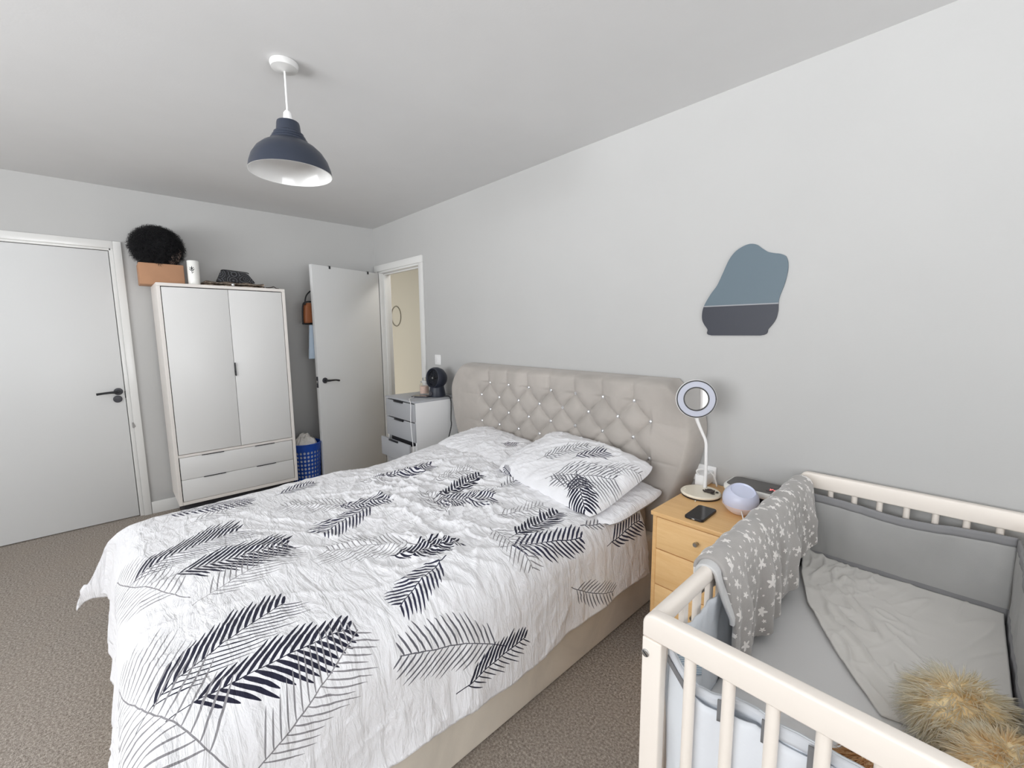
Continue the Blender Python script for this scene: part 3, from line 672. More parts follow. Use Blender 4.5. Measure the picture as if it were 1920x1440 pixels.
# folded throw
def throw_mat():
    m, nt, b = new_mat('patterned_throw'); oc = nt.coord()
    f = nt.noise(nt.mapping(oc, (1, 22, 60)), 2.2, 5, 0.7, 1.5)
    nt.set(b, 'Base Color', nt.ramp(f, [(0.36, srgb(44, 36, 34)), (0.46, srgb(132, 112, 96)), (0.6, srgb(202, 192, 178))])); b.inputs['Roughness'].default_value = 0.9; return m
def folded(name, x0, x1, y0, y1, z0, layers, th, m, seed):
    V, F = [], []
    for l in range(layers):
        n, k = 26, 10; off = len(V); sh = RNG.random()*0.03
        for s in (0, 1):
            for i in range(n):
                for j in range(k):
                    y = y0+(y1-y0)*i/(n-1)+0.01*math.sin(j*1.3+seed+l*2)*(1 if i in (0, n-1) else 0)-sh*(i == n-1)
                    x = x0+(x1-x0)*j/(k-1)+0.008*math.sin(i*0.9+l*1.7+seed)*(1 if j in (0, k-1) else 0)
                    e = 1 if 0 < i < n-1 and 0 < j < k-1 else 0.4
                    z = z0+l*th+(th*0.95*e if s else th*0.08)+0.004*math.sin(i*0.8+j*0.6+l+seed)*s
                    V.append((x, y, z))
        A = lambda s, i, j: off+s*n*k+i*k+j
        for s in (0, 1):
            for i in range(n-1):
                for j in range(k-1): F.append((A(s, i, j), A(s, i+1, j), A(s, i+1, j+1), A(s, i, j+1)))
        for i in range(n-1):
            for j in (0, k-1): F.append((A(0, i, j), A(0, i+1, j), A(1, i+1, j), A(1, i, j)))
        for j in range(k-1):
            for i in (0, n-1): F.append((A(0, i, j), A(0, i, j+1), A(1, i, j+1), A(1, i, j)))
    return py_obj(name, V, F, m)
th = folded('folded_throw', 0.14, 0.42, -1.530, -1.120, tz+0.001, 2, 0.017, throw_mat(), 1.0)
tag(th, 'brown and cream patterned throw folded flat under the dark pouch', 'throw')
def pouch_mat():
    m, nt, b = new_mat('embossed_dark_pouch'); oc = nt.coord()
    vr = nt.n('ShaderNodeTexVoronoi', feature='F1'); nt.set(vr, 'Vector', oc); vr.inputs['Scale'].default_value = 14
    w = nt.m('SINE', nt.m('MULTIPLY', vr.outputs[0], 34.0))
    nt.set(b, 'Base Color', nt.ramp(w, [(0.2, (0.015, 0.015, 0.018)), (0.75, (0.10, 0.105, 0.115))])); b.inputs['Roughness'].default_value = 0.45
    nt.set(b, 'Normal', nt.bump(w, 0.4, 0.003)); return m
pz = tz+0.036
po = thing('pouch', 'dark embossed clutch pouch standing on the folded throw', 'pouch', (0.33, -1.31, pz))
bm = bmesh.new()
prof = [(-0.125, 0.0), (-0.128, 0.012), (-0.098, 0.082), (-0.080, 0.092), (0.072, 0.082), (0.088, 0.070), (0.122, 0.010), (0.120, 0.0)]
def pouch_body():
    A = [bm.verts.new((0.37, -1.31+y, pz+z)) for y, z in prof]; B = [bm.verts.new((0.30 if z > 0.05 else 0.27, -1.31+y*0.96, pz+z)) for y, z in prof]; n = len(prof)
    for v in A:
        if v.co.z > pz+0.05: v.co.x = 0.335
    bm.faces.new(A); bm.faces.new(B[::-1])
    for i in range(n): bm.faces.new((A[i], B[i], B[(i+1) % n], A[(i+1) % n]))
    bmesh.ops.recalc_face_normals(bm, faces=bm.faces)
    bmesh.ops.bevel(bm, geom=list(bm.edges), offset=0.006, segments=3, affect='EDGES', profile=0.5)
pouch_body(); adopt(po, auto(bm_obj('body', bm, pouch_mat())))
adopt(po, tube('zip', [(0.336, -1.405, pz+0.086), (0.328, -1.385, pz+0.0945), (0.326, -1.31, pz+0.0915), (0.328, -1.235, pz+0.0855), (0.334, -1.22, pz+0.078)], 0.0035, M['black_plastic']))
tag(blob('bead', (0.432, -1.352, tz+0.013), (0.011, 0.012, 0.012), M['crystal']), 'small shiny glass bead at the front edge of the wardrobe top', 'bead')
tw = tube('twig', [(0.40, -1.125, tz+0.006), (0.405, -1.09, tz+0.010), (0.40, -1.065, tz+0.018), (0.405, -1.052, tz+0.008), (0.41, -1.03, tz+0.004)], 0.0035, mat('dark_twig', (0.04, 0.03, 0.025), 0.7)); tag(tw, 'dark cord end lying at the right end of the wardrobe top', 'cord')

# ------------------------------------------------------------------ laundry basket
M['blue'] = mat('blue_plastic', srgb(24, 74, 168), 0.35)
lb = thing('laundry_basket', 'blue perforated laundry basket between wardrobe and open door', 'basket', (0.235, -0.862, 0))
def basket():
    cx, cy, H = 0.235, -0.862, 0.40; nc, nr_ = 26, 9; r0, r1 = 0.108, 0.130; V, F = [], []
    def P(a, t, dz=0): r = r0+(r1-r0)*t; return (cx+r*math.cos(a), cy+r*math.sin(a), 0.012+H*t)
    z0, z1 = 0.06, 0.86
    def quad(a0, a1, t0, t1):
        k = len(V); V.extend([P(a0, t0), P(a1, t0), P(a1, t1), P(a0, t1)]); F.append((k, k+1, k+2, k+3))
    for c in range(nc):
        a0, a1 = 2*PI*c/nc, 2*PI*(c+1)/nc; quad(a0, a1, 0, z0); quad(a0, a1, z1, 1.0)
        for r in range(nr_):
            t0 = z0+(z1-z0)*r/nr_; t1 = z0+(z1-z0)*(r+1)/nr_; am, tm = (a0+a1)/2, (t0+t1)/2; ha, ht = (a1-a0)/2, (t1-t0)/2
            O = [(1, 0), (1, 1), (0, 1), (-1, 1), (-1, 0), (-1, -1), (0, -1), (1, -1)]; k = len(V)
            for x, y in O: V.append(P(am+x*ha, tm+y*ht))
            for i in range(8):
                g = 2*PI*i/8; V.append(P(am+math.cos(g)*ha*0.68, tm+math.sin(g)*ht*0.72))
            for i in range(8): j = (i+1) % 8; F.append((k+i, k+j, k+8+j, k+8+i))
    k = len(V); V.extend([P(2*PI*c/nc, 0) for c in range(nc)]); F.append(tuple(k+c for c in range(nc)))
    bm = bmesh.new(); vs_ = [bm.verts.new(v) for v in V]
    for q in F: bm.faces.new([vs_[i] for i in q])
    bmesh.ops.remove_doubles(bm, verts=bm.verts, dist=1e-4)
    o = bm_obj('body', bm, M['blue']); md = o.modifiers.new('thickness', 'SOLIDIFY'); md.thickness = 0.004; md.offset = 0; adopt(lb, o)
    rim = [(cx+0.132*math.cos(2*PI*i/32), cy+0.132*math.sin(2*PI*i/32), 0.412) for i in range(33)]
    adopt(lb, tube('rim', rim, 0.006, M['blue'], None, 8, sub=1))
basket()
def laundry_mat():
    m, nt, b = new_mat('mixed_laundry'); oc = nt.coord(); f = nt.noise(oc, 14, 3, 0.5, 1.0)
    nt.set(b, 'Base Color', nt.ramp(f, [(0.30, srgb(120, 116, 110)), (0.36, srgb(206, 202, 196)), (0.62, srgb(230, 228, 224)), (0.7, srgb(202, 160, 120)), (0.74, srgb(225, 222, 218))])); b.inputs['Roughness'].default_value = 0.95; return m
def laundry():
    n = 60; g = np.linspace(-1, 1, n); A, B = np.meshgrid(g, g); R = np.sqrt(A**2+B**2); s = np.maximum(R, 1e-6); mx = np.maximum(np.abs(A), np.abs(B)); A2, B2 = A*mx/s, B*mx/s
    R2 = np.sqrt(A2**2+B2**2); X = 0.235+A2*0.112; Y = -0.862+B2*0.112
    Z = 0.345+0.125*np.clip(1-R2**2, 0, 1)**0.6+0.03*ridge(X, Y, 0.4, 0.06, 0.1, 2, 0.8, 3)*(1-R2**4)+0.02*pnoise(X*22, Y*22)*(1-R2**4)
    bm = bmesh.new(); o = grid_mesh('laundry', X, Y, Z, A, B, laundry_mat(), flip=False); md = o.modifiers.new('thickness', 'SOLIDIFY'); md.thickness = 0.05; md.offset = -1; bm.free()
    lathe('lower_bundle', [(0.0, 0.02), (0.100, 0.02), (0.108, 0.10), (0.113, 0.22), (0.119, 0.33), (0.10, 0.36), (0, 0.36)], mat('white_laundry', srgb(226, 226, 230), 0.95, bump=0.4, bscale=30, bdist=0.01), o, 28, (0.235, -0.862, 0))
    tag(o, 'crumpled white and cream clothes heaped in the blue laundry basket', 'clothes')
laundry()

# ------------------------------------------------------------------ hooks, bag and cloth behind the open door
def hook(a):
    t = thing('door_hook', 'x', 'hook', tuple(dp(a, -0.018, DH-0.012)), 'hooks over the open door')
    bm = bmesh.new(); add_box(bm, (a-0.009, -0.0385, DH-0.0105), (a+0.009, 0.003, DH-0.0085), 0.0005, 1, dm); add_box(bm, (a-0.009, 0.001, DH-0.035), (a+0.009, 0.003, DH-0.0085), 0.0005, 1, dm); add_box(bm, (a-0.009, -0.0405, DH-0.20), (a+0.009, -0.0385, DH-0.0085), 0.0005, 1, dm)
    adopt(t, bm_obj('strap', bm, M['black_metal']))
    adopt(t, tube('peg', [dp(a, -0.040, DH-0.19), dp(a, -0.06, DH-0.205), dp(a, -0.078, DH-0.195), dp(a, -0.082, DH-0.175)], 0.004, M['black_metal'])); return t
hk = hook(0.575); hk['label'] = 'black over-door hook nearer the free edge of the open door'
hk = hook(0.135); hk['label'] = 'black over-door hook nearer the hinges of the open door'
bag = thing('handbag', 'tan leather handbag with dark trim hanging behind the open door', 'bag', tuple(dp(0.66, -0.10, 1.50)))
def bagshape(pts, y0, y1, m, nm, root, bev=0.01):
    bm = bmesh.new(); A = [bm.verts.new((p[0], y0, p[1])) for p in pts]; B = [bm.verts.new((p[0], y1, p[1])) for p in pts]; n = len(pts)
    bm.faces.new(A); bm.faces.new(B[::-1])
    for i in range(n): bm.faces.new((A[i], B[i], B[(i+1) % n], A[(i+1) % n]))
    bmesh.ops.recalc_face_normals(bm, faces=bm.faces); bmesh.ops.bevel(bm, geom=list(bm.edges), offset=bev, segments=3, affect='EDGES', profile=0.5)
    bmesh.ops.transform(bm, matrix=dm, verts=bm.verts); adopt(root, auto(bm_obj(nm, bm, m)))
bagshape([(0.55, 1.49), (0.80, 1.48), (0.79, 1.63), (0.765, 1.66), (0.58, 1.66)], -0.13, -0.065, mat('tan_leather', srgb(150, 92, 58), 0.5, var=0.1), 'body', bag, 0.015)
adopt(bag, tube('trim', [dp(a, -0.0975, z) for a, z in ((0.55, 1.482), (0.68, 1.478), (0.798, 1.474), (0.805, 1.49), (0.797, 1.63), (0.76, 1.668), (0.66, 1.67))], 0.006, M['black_plastic']))
adopt(bag, tube('strap', [dp(a, -0.085, z) for a, z in ((0.785, 1.64), (0.765, 1.72), (0.70, 1.775), (0.60, 1.79), (0.575, 1.783), (0.56, 1.72), (0.565, 1.65))], 0.006, M['black_plastic']))
cl = thing('shopping_bag', 'pale blue fabric bag hanging below the tan handbag behind the door', 'bag', tuple(dp(0.66, -0.06, 1.20)))
bagshape([(0.52, 1.165), (0.800, 1.165), (0.775, 1.465), (0.54, 1.465)], -0.064, -0.044, mat('pale_blue_cloth', srgb(176, 192, 208), 0.9, bump=0.3, bscale=30), 'body', cl, 0.006)
adopt(cl, tube('handle', [dp(0.62, -0.054, 1.46), dp(0.60, -0.056, 1.66), dp(0.577, -0.058, 1.797), dp(0.63, -0.058, 1.66), dp(0.68, -0.054, 1.46)], 0.004, mat('pale_strap', srgb(190, 200, 210), 0.9)))
bm = bmesh.new(); rg = [(-1.615+0.140*math.cos(2*PI*i/48), 1.094, 1.628+0.145*math.sin(2*PI*i/48)) for i in range(49)]; bm.free()
tag(tube('wall_ring', rg, 0.0065, mat('bronze_wire', srgb(140, 132, 116), 0.5, 0.3), None, 8, sub=1), 'thin metal ring on the beige hallway wall beyond the doorway', 'wall decoration')

# ------------------------------------------------------------------ grey chest of drawers with things on it
CX0, CX1, CYF, CZ = 0.968, 1.425, -0.415, 0.870
ch = thing('chest_of_drawers', 'grey chest of drawers with the third drawer ajar, left of the bed', 'chest', (1.20, -0.21, 0))
bm = bmesh.new()
for lo, hi in (((CX0, CYF, 0.05), (CX0+0.016, -0.018, CZ-0.016)), ((CX1-0.016, CYF, 0.05), (CX1, -0.018, CZ-0.016)), ((CX0, -0.026, 0.05), (CX1, -0.018, CZ)), ((CX0, CYF, 0.05), (CX1, -0.018, 0.07)), ((CX0+0.02, CYF+0.03, 0.002), (CX1-0.02, -0.03, 0.05))): add_box(bm, lo, hi, 0.001, 1)
adopt(ch, bm_obj('body', bm, M['chest_side']))
adopt(ch, box('top_panel', (CX0-0.004, CYF-0.012, CZ-0.016), (CX1, -0.018, CZ), M['chest'], None, 0.002))
adopt(ch, box('gap_shade_block', (CX0+0.017, CYF+0.022, 0.072), (CX1-0.017, -0.03, CZ-0.018), M['gap_shade'], bev=0))  # solid dark block giving the drawer gaps their painted shade
for i, (z0, z1) in enumerate(((0.706, 0.846), (0.546, 0.698), (0.384, 0.536), (0.222, 0.376), (0.072, 0.214))):
    yo = -0.055 if i == 2 else 0.0
    bm = bmesh.new(); add_box(bm, (CX0+0.001, CYF-0.012+yo, z0), (CX1-0.001, CYF+0.006+yo, z1), 0.002, 2); d = auto(bm_obj('drawer', bm, M['chest'])); adopt(ch, d)
    if i == 2: box('drawer_side', (CX1-0.03, CYF+0.006+yo, z0+0.015), (CX1-0.018, CYF+0.02, z1-0.02), M['white_plastic'], d, 0.001)
    xm = (CX0+CX1)/2-0.01
    h = box('pull', (xm-0.07, CYF-0.022+yo, z1-0.010), (xm+0.07, CYF-0.011+yo, z1+0.0035), M['black_metal'], None, 0.001); h.parent = d
# desk fan
fan = thing('fan', 'compact black round desk fan at the back of the grey chest', 'fan', (1.325, -0.150, CZ))
ax_ = Vector((0.12, -0.95, 0.12)).normalized(); fc = Vector((1.325, -0.150, CZ+0.150))
Rm = Matrix.Translation(fc) @ ax_.to_track_quat('Z', 'Y').to_matrix().to_4x4()
adopt(fan, lathe('housing', [(0, -0.075), (0.03, -0.073), (0.06, -0.06), (0.082, -0.03), (0.090, 0.005), (0.088, 0.03), (0.080, 0.048), (0.074, 0.050), (0.070, 0.046), (0.066, 0.02), (0, 0.02)], M['navy_plastic'], None, 40, (0, 0, 0), Rm))
for rr, nm in ((0.062, 'grille_ring'), (0.046, 'grille_ring'), (0.030, 'grille_ring')):
    adopt(fan, tube(nm, [Rm @ Vector((rr*math.cos(2*PI*i/28), rr*math.sin(2*PI*i/28), 0.040)) for i in range(29)], 0.0028, M['black_plastic'], None, 6, sub=1))
for i in range(10):
    a = 2*PI*i/10; adopt(fan, cyl('grille_bar', Rm @ Vector((0.012*math.cos(a), 0.012*math.sin(a), 0.041)), Rm @ Vector((0.072*math.cos(a+0.35), 0.072*math.sin(a+0.35), 0.041)), 0.0018, M['black_plastic'], None, 6))
adopt(fan, cyl('hub', Rm @ Vector((0, 0, 0.02)), Rm @ Vector((0, 0, 0.045)), 0.016, M['black_plastic'], None, 20, bev=0.003))
adopt(fan, cyl('badge', Rm @ Vector((0, 0, 0.0445)), Rm @ Vector((0, 0, 0.0465)), 0.006, M['steel'], None, 14))
adopt(fan, lathe('base', [(0, 0.001), (0.066, 0.001), (0.068, 0.008), (0.062, 0.05), (0.055, 0.085), (0, 0.085)], M['navy_plastic'], None, 36, (1.325, -0.150, CZ)))
adopt(fan, cyl('dial', (1.335, -0.213, CZ+0.028), (1.337, -0.223, CZ+0.029), 0.017, M['dark_grey_metal'], None, 24, bev=0.002))
tag(tube('power_cord', [(1.385, -0.125, CZ+0.006), (1.42, -0.10, CZ+0.004), (1.437, -0.095, CZ-0.03), (1.445, -0.10, 0.78), (1.475, -0.125, 0.70), (1.482, -0.13, 0.64), (1.463, -0.16, 0.50), (1.45, -0.18, 0.40)], 0.0042, M['black_plastic']), 'black cord running down from the fan between chest and headboard', 'cord')
# candle jar
cj = thing('candle_jar', 'glass jar candle with pink wax and glass lid on the grey chest', 'candle', (1.115, -0.14, CZ))
Mg = mat('clear_jar_glass', (0.95, 0.95, 0.95), 0.03, trans=1.0, ior=1.12)
adopt(cj, lathe('jar', [(0, 0.001), (0.038, 0.001), (0.040, 0.006), (0.040, 0.075), (0.030, 0.090), (0.030, 0.098), (0.0285, 0.098), (0.0285, 0.089), (0.0385, 0.074), (0.0385, 0.005), (0, 0.005)], Mg, None, 32, (1.115, -0.14, CZ)))
adopt(cj, lathe('wax', [(0, 0.006), (0.037, 0.006), (0.037, 0.066), (0, 0.066)], mat('pink_wax', srgb(236, 206, 190), 0.5), None, 28, (1.115, -0.14, CZ)))
adopt(cj, lathe('lid', [(0, 0.099), (0.033, 0.099), (0.034, 0.106), (0.016, 0.112), (0.012, 0.120), (0.017, 0.130), (0.012, 0.138), (0, 0.140)], Mg, None, 28, (1.115, -0.14, CZ)))
cph = thing('smartphone', 'dark phone lying on the grey chest beside the candle', 'phone', (1.262, -0.265, CZ))
mm = Matrix.Translation((1.262, -0.265, CZ+0.0012)) @ Matrix.Rotation(0.55, 4, 'Z')
adopt(cph, prism('case', rrect(-0.072, 0.072, -0.036, 0.036, 0.01), 'z', 0, 0.010, M['dark_grey_metal'], None, 0.002)); cph.children[0].data.transform(mm)
o = prism('screen', rrect(-0.068, 0.068, -0.032, 0.032, 0.008), 'z', 0.0098, 0.0106, M['glass_black']); o.data.transform(mm); adopt(cph, o)
tag(tube('charging_cable', [(1.262, -0.330, CZ+0.008), (1.31, -0.40, CZ+0.006), (1.375, -0.432, CZ+0.004), (1.400, -0.440, CZ-0.03), (1.402, -0.447, 0.74), (1.425, -0.455, 0.62), (1.447, -0.46, 0.52), (1.458, -0.47, 0.43), (1.47, -0.48, 0.37)], 0.0028, M['white_plastic']), 'white charging cable hanging down the front corner of the grey chest', 'cable')
sk = thing('light_switch', 'white switch plate on the wall above the grey chest', 'switch', (1.13, 0, 1.155))
adopt(sk, box('plate', (1.088, -0.009, 1.112), (1.174, -0.0005, 1.198), M['white_plastic'], None, 0.003))
adopt(sk, box('rocker', (1.118, -0.014, 1.135), (1.144, -0.008, 1.175), M['white_plastic'], None, 0.002))

# ------------------------------------------------------------------ pendant lamp
pl = thing('pendant_lamp', 'dark blue-grey dome pendant lamp with white inside hanging from ceiling', 'lamp', (2.367, -1.488, HC))
LC = (2.367, -1.488)
adopt(pl, lathe('ceiling_rose', [(0, -0.001), (0.050, -0.001), (0.052, -0.008), (0.047, -0.022), (0.02, -0.028), (0.008, -0.032), (0, -0.032)], mat('rose_plastic', srgb(206, 206, 205), 0.4), None, 36, (*LC, HC)))
adopt(pl, cyl('cord', (*LC, HC-0.03), (*LC, 2.245), 0.0035, M['white_plastic'], None, 10))
adopt(pl, lathe('lampholder', [(0, 0.05), (0.008, 0.05), (0.014, 0.042), (0.017, 0.015), (0.019, 0), (0.019, -0.06), (0, -0.06)], M['white_plastic'], None, 24, (*LC, 2.215)))
so = [(0.020, 2.222), (0.040, 2.222), (0.042, 2.215), (0.045, 2.185), (0.0475, 2.183), (0.0545, 2.179), (0.0555, 2.171), (0.0535, 2.169), (0.061, 2.167), (0.062, 2.160), (0.060, 2.158), (0.067, 2.156), (0.068, 2.149), (0.066, 2.147), (0.0735, 2.146), (0.078, 2.142), (0.098, 2.130), (0.120, 2.110), (0.138, 2.082), (0.148, 2.052), (0.152, 2.030)]
Msh = mat('blue_grey_enamel', srgb(47, 53, 66), 0.36); Msi = mat('white_enamel', srgb(222, 222, 221), 0.14)
adopt(pl, lathe('shade', so, Msh, None, 56, (*LC, 0)))
si = [(0.1535, 2.029), (0.1500, 2.029), (0.1455, 2.052), (0.1355, 2.081), (0.118, 2.108), (0.096, 2.128), (0.076, 2.140), (0.06, 2.148), (0.04, 2.18), (0.020, 2.20)]
adopt(pl, lathe('shade_lining', si, Msi, None, 56, (*LC, 0)))

# ------------------------------------------------------------------ wall mirror, its reflection painted as flat panels
def wp(px): return px
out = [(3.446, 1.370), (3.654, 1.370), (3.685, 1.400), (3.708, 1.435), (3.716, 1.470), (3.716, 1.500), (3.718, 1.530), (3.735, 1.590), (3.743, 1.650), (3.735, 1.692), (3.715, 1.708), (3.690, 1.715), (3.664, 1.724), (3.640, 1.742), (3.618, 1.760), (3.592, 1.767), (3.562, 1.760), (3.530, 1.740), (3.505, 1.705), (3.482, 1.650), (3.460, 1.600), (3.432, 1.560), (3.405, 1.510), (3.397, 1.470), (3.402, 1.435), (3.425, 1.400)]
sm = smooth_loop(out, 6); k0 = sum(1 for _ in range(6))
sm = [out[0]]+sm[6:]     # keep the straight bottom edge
def clip_z(pts, z, above):
    r = []
    for i in range(len(pts)):
        a, b = pts[i], pts[(i+1) % len(pts)]; ia, ib = (a[1] >= z) == above, (b[1] >= z) == above
        if ia: r.append(a)
        if ia != ib: t = (z-a[1])/(b[1]-a[1]); r.append((a[0]+(b[0]-a[0])*t, z))
    return r
pq = thing('wall_mirror', 'pebble-shaped wall mirror, slate blue and navy reflection painted on, over the bedside drawers', 'wall decoration', (3.57, 0, 1.57))
adopt(pq, prism('upper_reflection', clip_z(sm, 1.5085, True), 'y', -0.007, -0.0005, mat('painted_slate_reflection', srgb(92, 108, 118), 0.5), None, 0))  # upper part of the mirror's reflection, put in as flat colour
adopt(pq, prism('lower_reflection', clip_z(sm, 1.5035, False), 'y', -0.007, -0.0005, mat('painted_navy_reflection', srgb(42, 45, 56), 0.45), None, 0))
adopt(pq, prism('reflected_line', clip_z(clip_z(sm, 1.5085, False), 1.5035, True), 'y', -0.0075, -0.0005, mat('painted_reflected_line', srgb(150, 152, 156), 0.5), None, 0))

# ------------------------------------------------------------------ bedside drawers
NX0, NX1, NYF, NZ = 3.440, 3.832, -0.515, 0.660
ns = thing('bedside_drawers', 'light beech bedside chest of drawers with small knobs, right of bed', 'drawers', (3.636, -0.26, 0))
bm = bmesh.new()
for lo, hi in (((NX0+0.004, NYF+0.012, 0.002), (NX0+0.022, -0.018, NZ-0.018)), ((NX1-0.022, NYF+0.012, 0.002), (NX1-0.004, -0.018, NZ-0.018)), ((NX0+0.01, -0.03, 0.002), (NX1-0.01, -0.02, NZ-0.018)), ((NX0+0.02, NYF+0.02, 0.002), (NX1-0.02, -0.03, 0.03))): add_box(bm, lo, hi, 0.0015, 1)
adopt(ns, bm_obj('body', bm, M['wood_side']))
adopt(ns, box('gap_shade_block', (NX0+0.023, NYF+0.024, 0.03), (NX1-0.023, -0.031, NZ-0.019), M['gap_shade'], bev=0))  # dark filler, painted shade between the bedside drawers
adopt(ns, box('top_panel', (NX0, NYF, NZ-0.018), (NX1, -0.018, NZ), M['wood_side'], None, 0.003))
Mk = mat('brushed_knob', (0.42, 0.41, 0.39), 0.3, 1.0)
for z0, z1 in ((0.503, 0.637), (0.347, 0.499), (0.191, 0.343), (0.035, 0.187)):
    d = box('drawer', (NX0+0.024, NYF+0.008, z0), (NX1-0.024, NYF+0.026, z1), M['wood'], None, 0.0015); adopt(ns, d)
    kz = (z0+z1)/2+0.014
    k = lathe('knob', [(0, 0.024), (0.007, 0.024), (0.0092, 0.020), (0.0092, 0.013), (0.006, 0.008), (0.006, 0)], Mk, None, 20, (0, 0, 0), Matrix.Translation((3.632, NYF+0.008, kz)) @ Matrix.Rotation(PI/2, 4, 'X'))
    k.parent = d
# ring lamp
rl = thing('ring_lamp', 'white ring-light desk lamp with cream round base on the bedside drawers', 'lamp', (3.512, -0.205, NZ))
adopt(rl, lathe('base', [(0, 0.006), (0.080, 0.006), (0.0845, 0.010), (0.0845, 0.014), (0.080, 0.0185), (0, 0.0195)], M['cream_plastic'], None, 48, (3.512, -0.205, NZ)))
adopt(rl, lathe('base_foot', [(0, 0.001), (0.081, 0.001), (0.081, 0.006), (0, 0.006)], M['black_plastic'], None, 40, (3.512, -0.205, NZ)))
adopt(rl, tube('gooseneck', [(3.507, -0.150, NZ+0.015), (3.507, -0.148, 0.76), (3.505, -0.150, 0.84), (3.503, -0.155, 0.895), (3.490, -0.165, 0.935), (3.474, -0.180, 0.985), (3.468, -0.186, 1.012)], 0.0065, M['white_plastic'], None, 12, radii=[0.0085, 0.007, 0.0065, 0.0065, 0.0065, 0.0075, 0.009]))
hc = Vector((3.470, -0.200, 1.092)); hn = Vector((0.52, -0.83, 0.10)).normalized()
Hm = Matrix.Translation(hc) @ hn.to_track_quat('Z', 'Y').to_matrix().to_4x4()
adopt(rl, lathe('head', [(0.050, -0.010), (0.078, -0.010), (0.085, -0.004), (0.085, 0.006), (0.082, 0.009), (0.050, 0.009)], M['white_plastic'], None, 56, (0, 0, 0), Hm, True))
adopt(rl, lathe('diffuser', [(0.053, 0.0085), (0.079, 0.0085), (0.079, 0.0105), (0.053, 0.0105)], mat('ring_diffuser', srgb(186, 189, 202), 0.45), None, 56, (0, 0, 0), Hm, True))
for r_ in (0.0805, 0.0515): adopt(rl, tube('bezel', [Hm @ Vector((r_*math.cos(2*PI*i/56), r_*math.sin(2*PI*i/56), 0.0105)) for i in range(57)], 0.0027, mat('dark_bezel', (0.06, 0.06, 0.06), 0.4), None, 6, sub=1))
adopt(rl, lathe('mirror', [(0, 0.003), (0.0505, 0.003), (0.0505, 0.005), (0, 0.005)], mat('mirror_glass', (0.82, 0.80, 0.79), 0.03, 1.0), None, 48, (0, 0, 0), Hm))
# turtle ornament on the lamp base
M['turtle'] = mat('dark_mottled_resin', srgb(62, 54, 50), 0.4, var=0.5, vscale=90)
tu = thing('turtle_ornament', 'small dark mottled turtle ornament lying on the cream lamp base', 'ornament', (3.548, -0.195, NZ+0.020))
tc = Vector((3.548, -0.195, NZ+0.022))
adopt(tu, blob('shell', (tc.x, tc.y, tc.z+0.003), (0.021, 0.017, 0.009), M['turtle'], None, 0.1, 12, 20))
for nm, dx, dy, rx, ry in (('head', 0.026, 0.012, 0.007, 0.005), ('flipper', 0.018, -0.017, 0.011, 0.004), ('flipper', 0.008, 0.020, 0.006, 0.009), ('flipper', -0.020, 0.012, 0.008, 0.004), ('flipper', -0.016, -0.014, 0.007, 0.004), ('tail', -0.027, -0.002, 0.005, 0.003)):
    adopt(tu, blob(nm, (tc.x+dx, tc.y+dy, tc.z+0.001), (rx, ry, 0.0032), M['turtle'], None, 0, 8, 12))
for (x, y), lab in zip(((3.530, -0.300), (3.455, -0.235)), ('tiny cream bead on the wood in front of the lamp base', 'tiny cream bead on the left of the lamp base')):
    tag(blob('bead', (x, y, NZ+0.004 if y < -0.28 else NZ+0.0225), (0.0035, 0.0035, 0.0032), M['cream_plastic'], None, 0, 8, 10), lab, 'bead', 'cream beads on the bedside drawers')
# phone
ph = thing('smartphone', 'black phone lying on the beech bedside drawers', 'phone', (3.602, -0.412, NZ))
mm = Matrix.Translation((3.602, -0.414, NZ+0.001)) @ Matrix.Rotation(0.02, 4, 'Z')
o = prism('case', rrect(-0.037, 0.037, -0.073, 0.073, 0.012), 'z', 0, 0.010, M['black_plastic'], None, 0.002); o.data.transform(mm); adopt(ph, o)
o = prism('screen', rrect(-0.0345, 0.0345, -0.0705, 0.0705, 0.010), 'z', 0.0098, 0.0106, M['glass_black']); o.data.transform(mm); adopt(ph, o)
o = box('charging_port', (-0.006, -0.0745, 0.003), (0.006, -0.072, 0.007), M['steel'], None, 0.0005); o.data.transform(mm); adopt(ph, o)
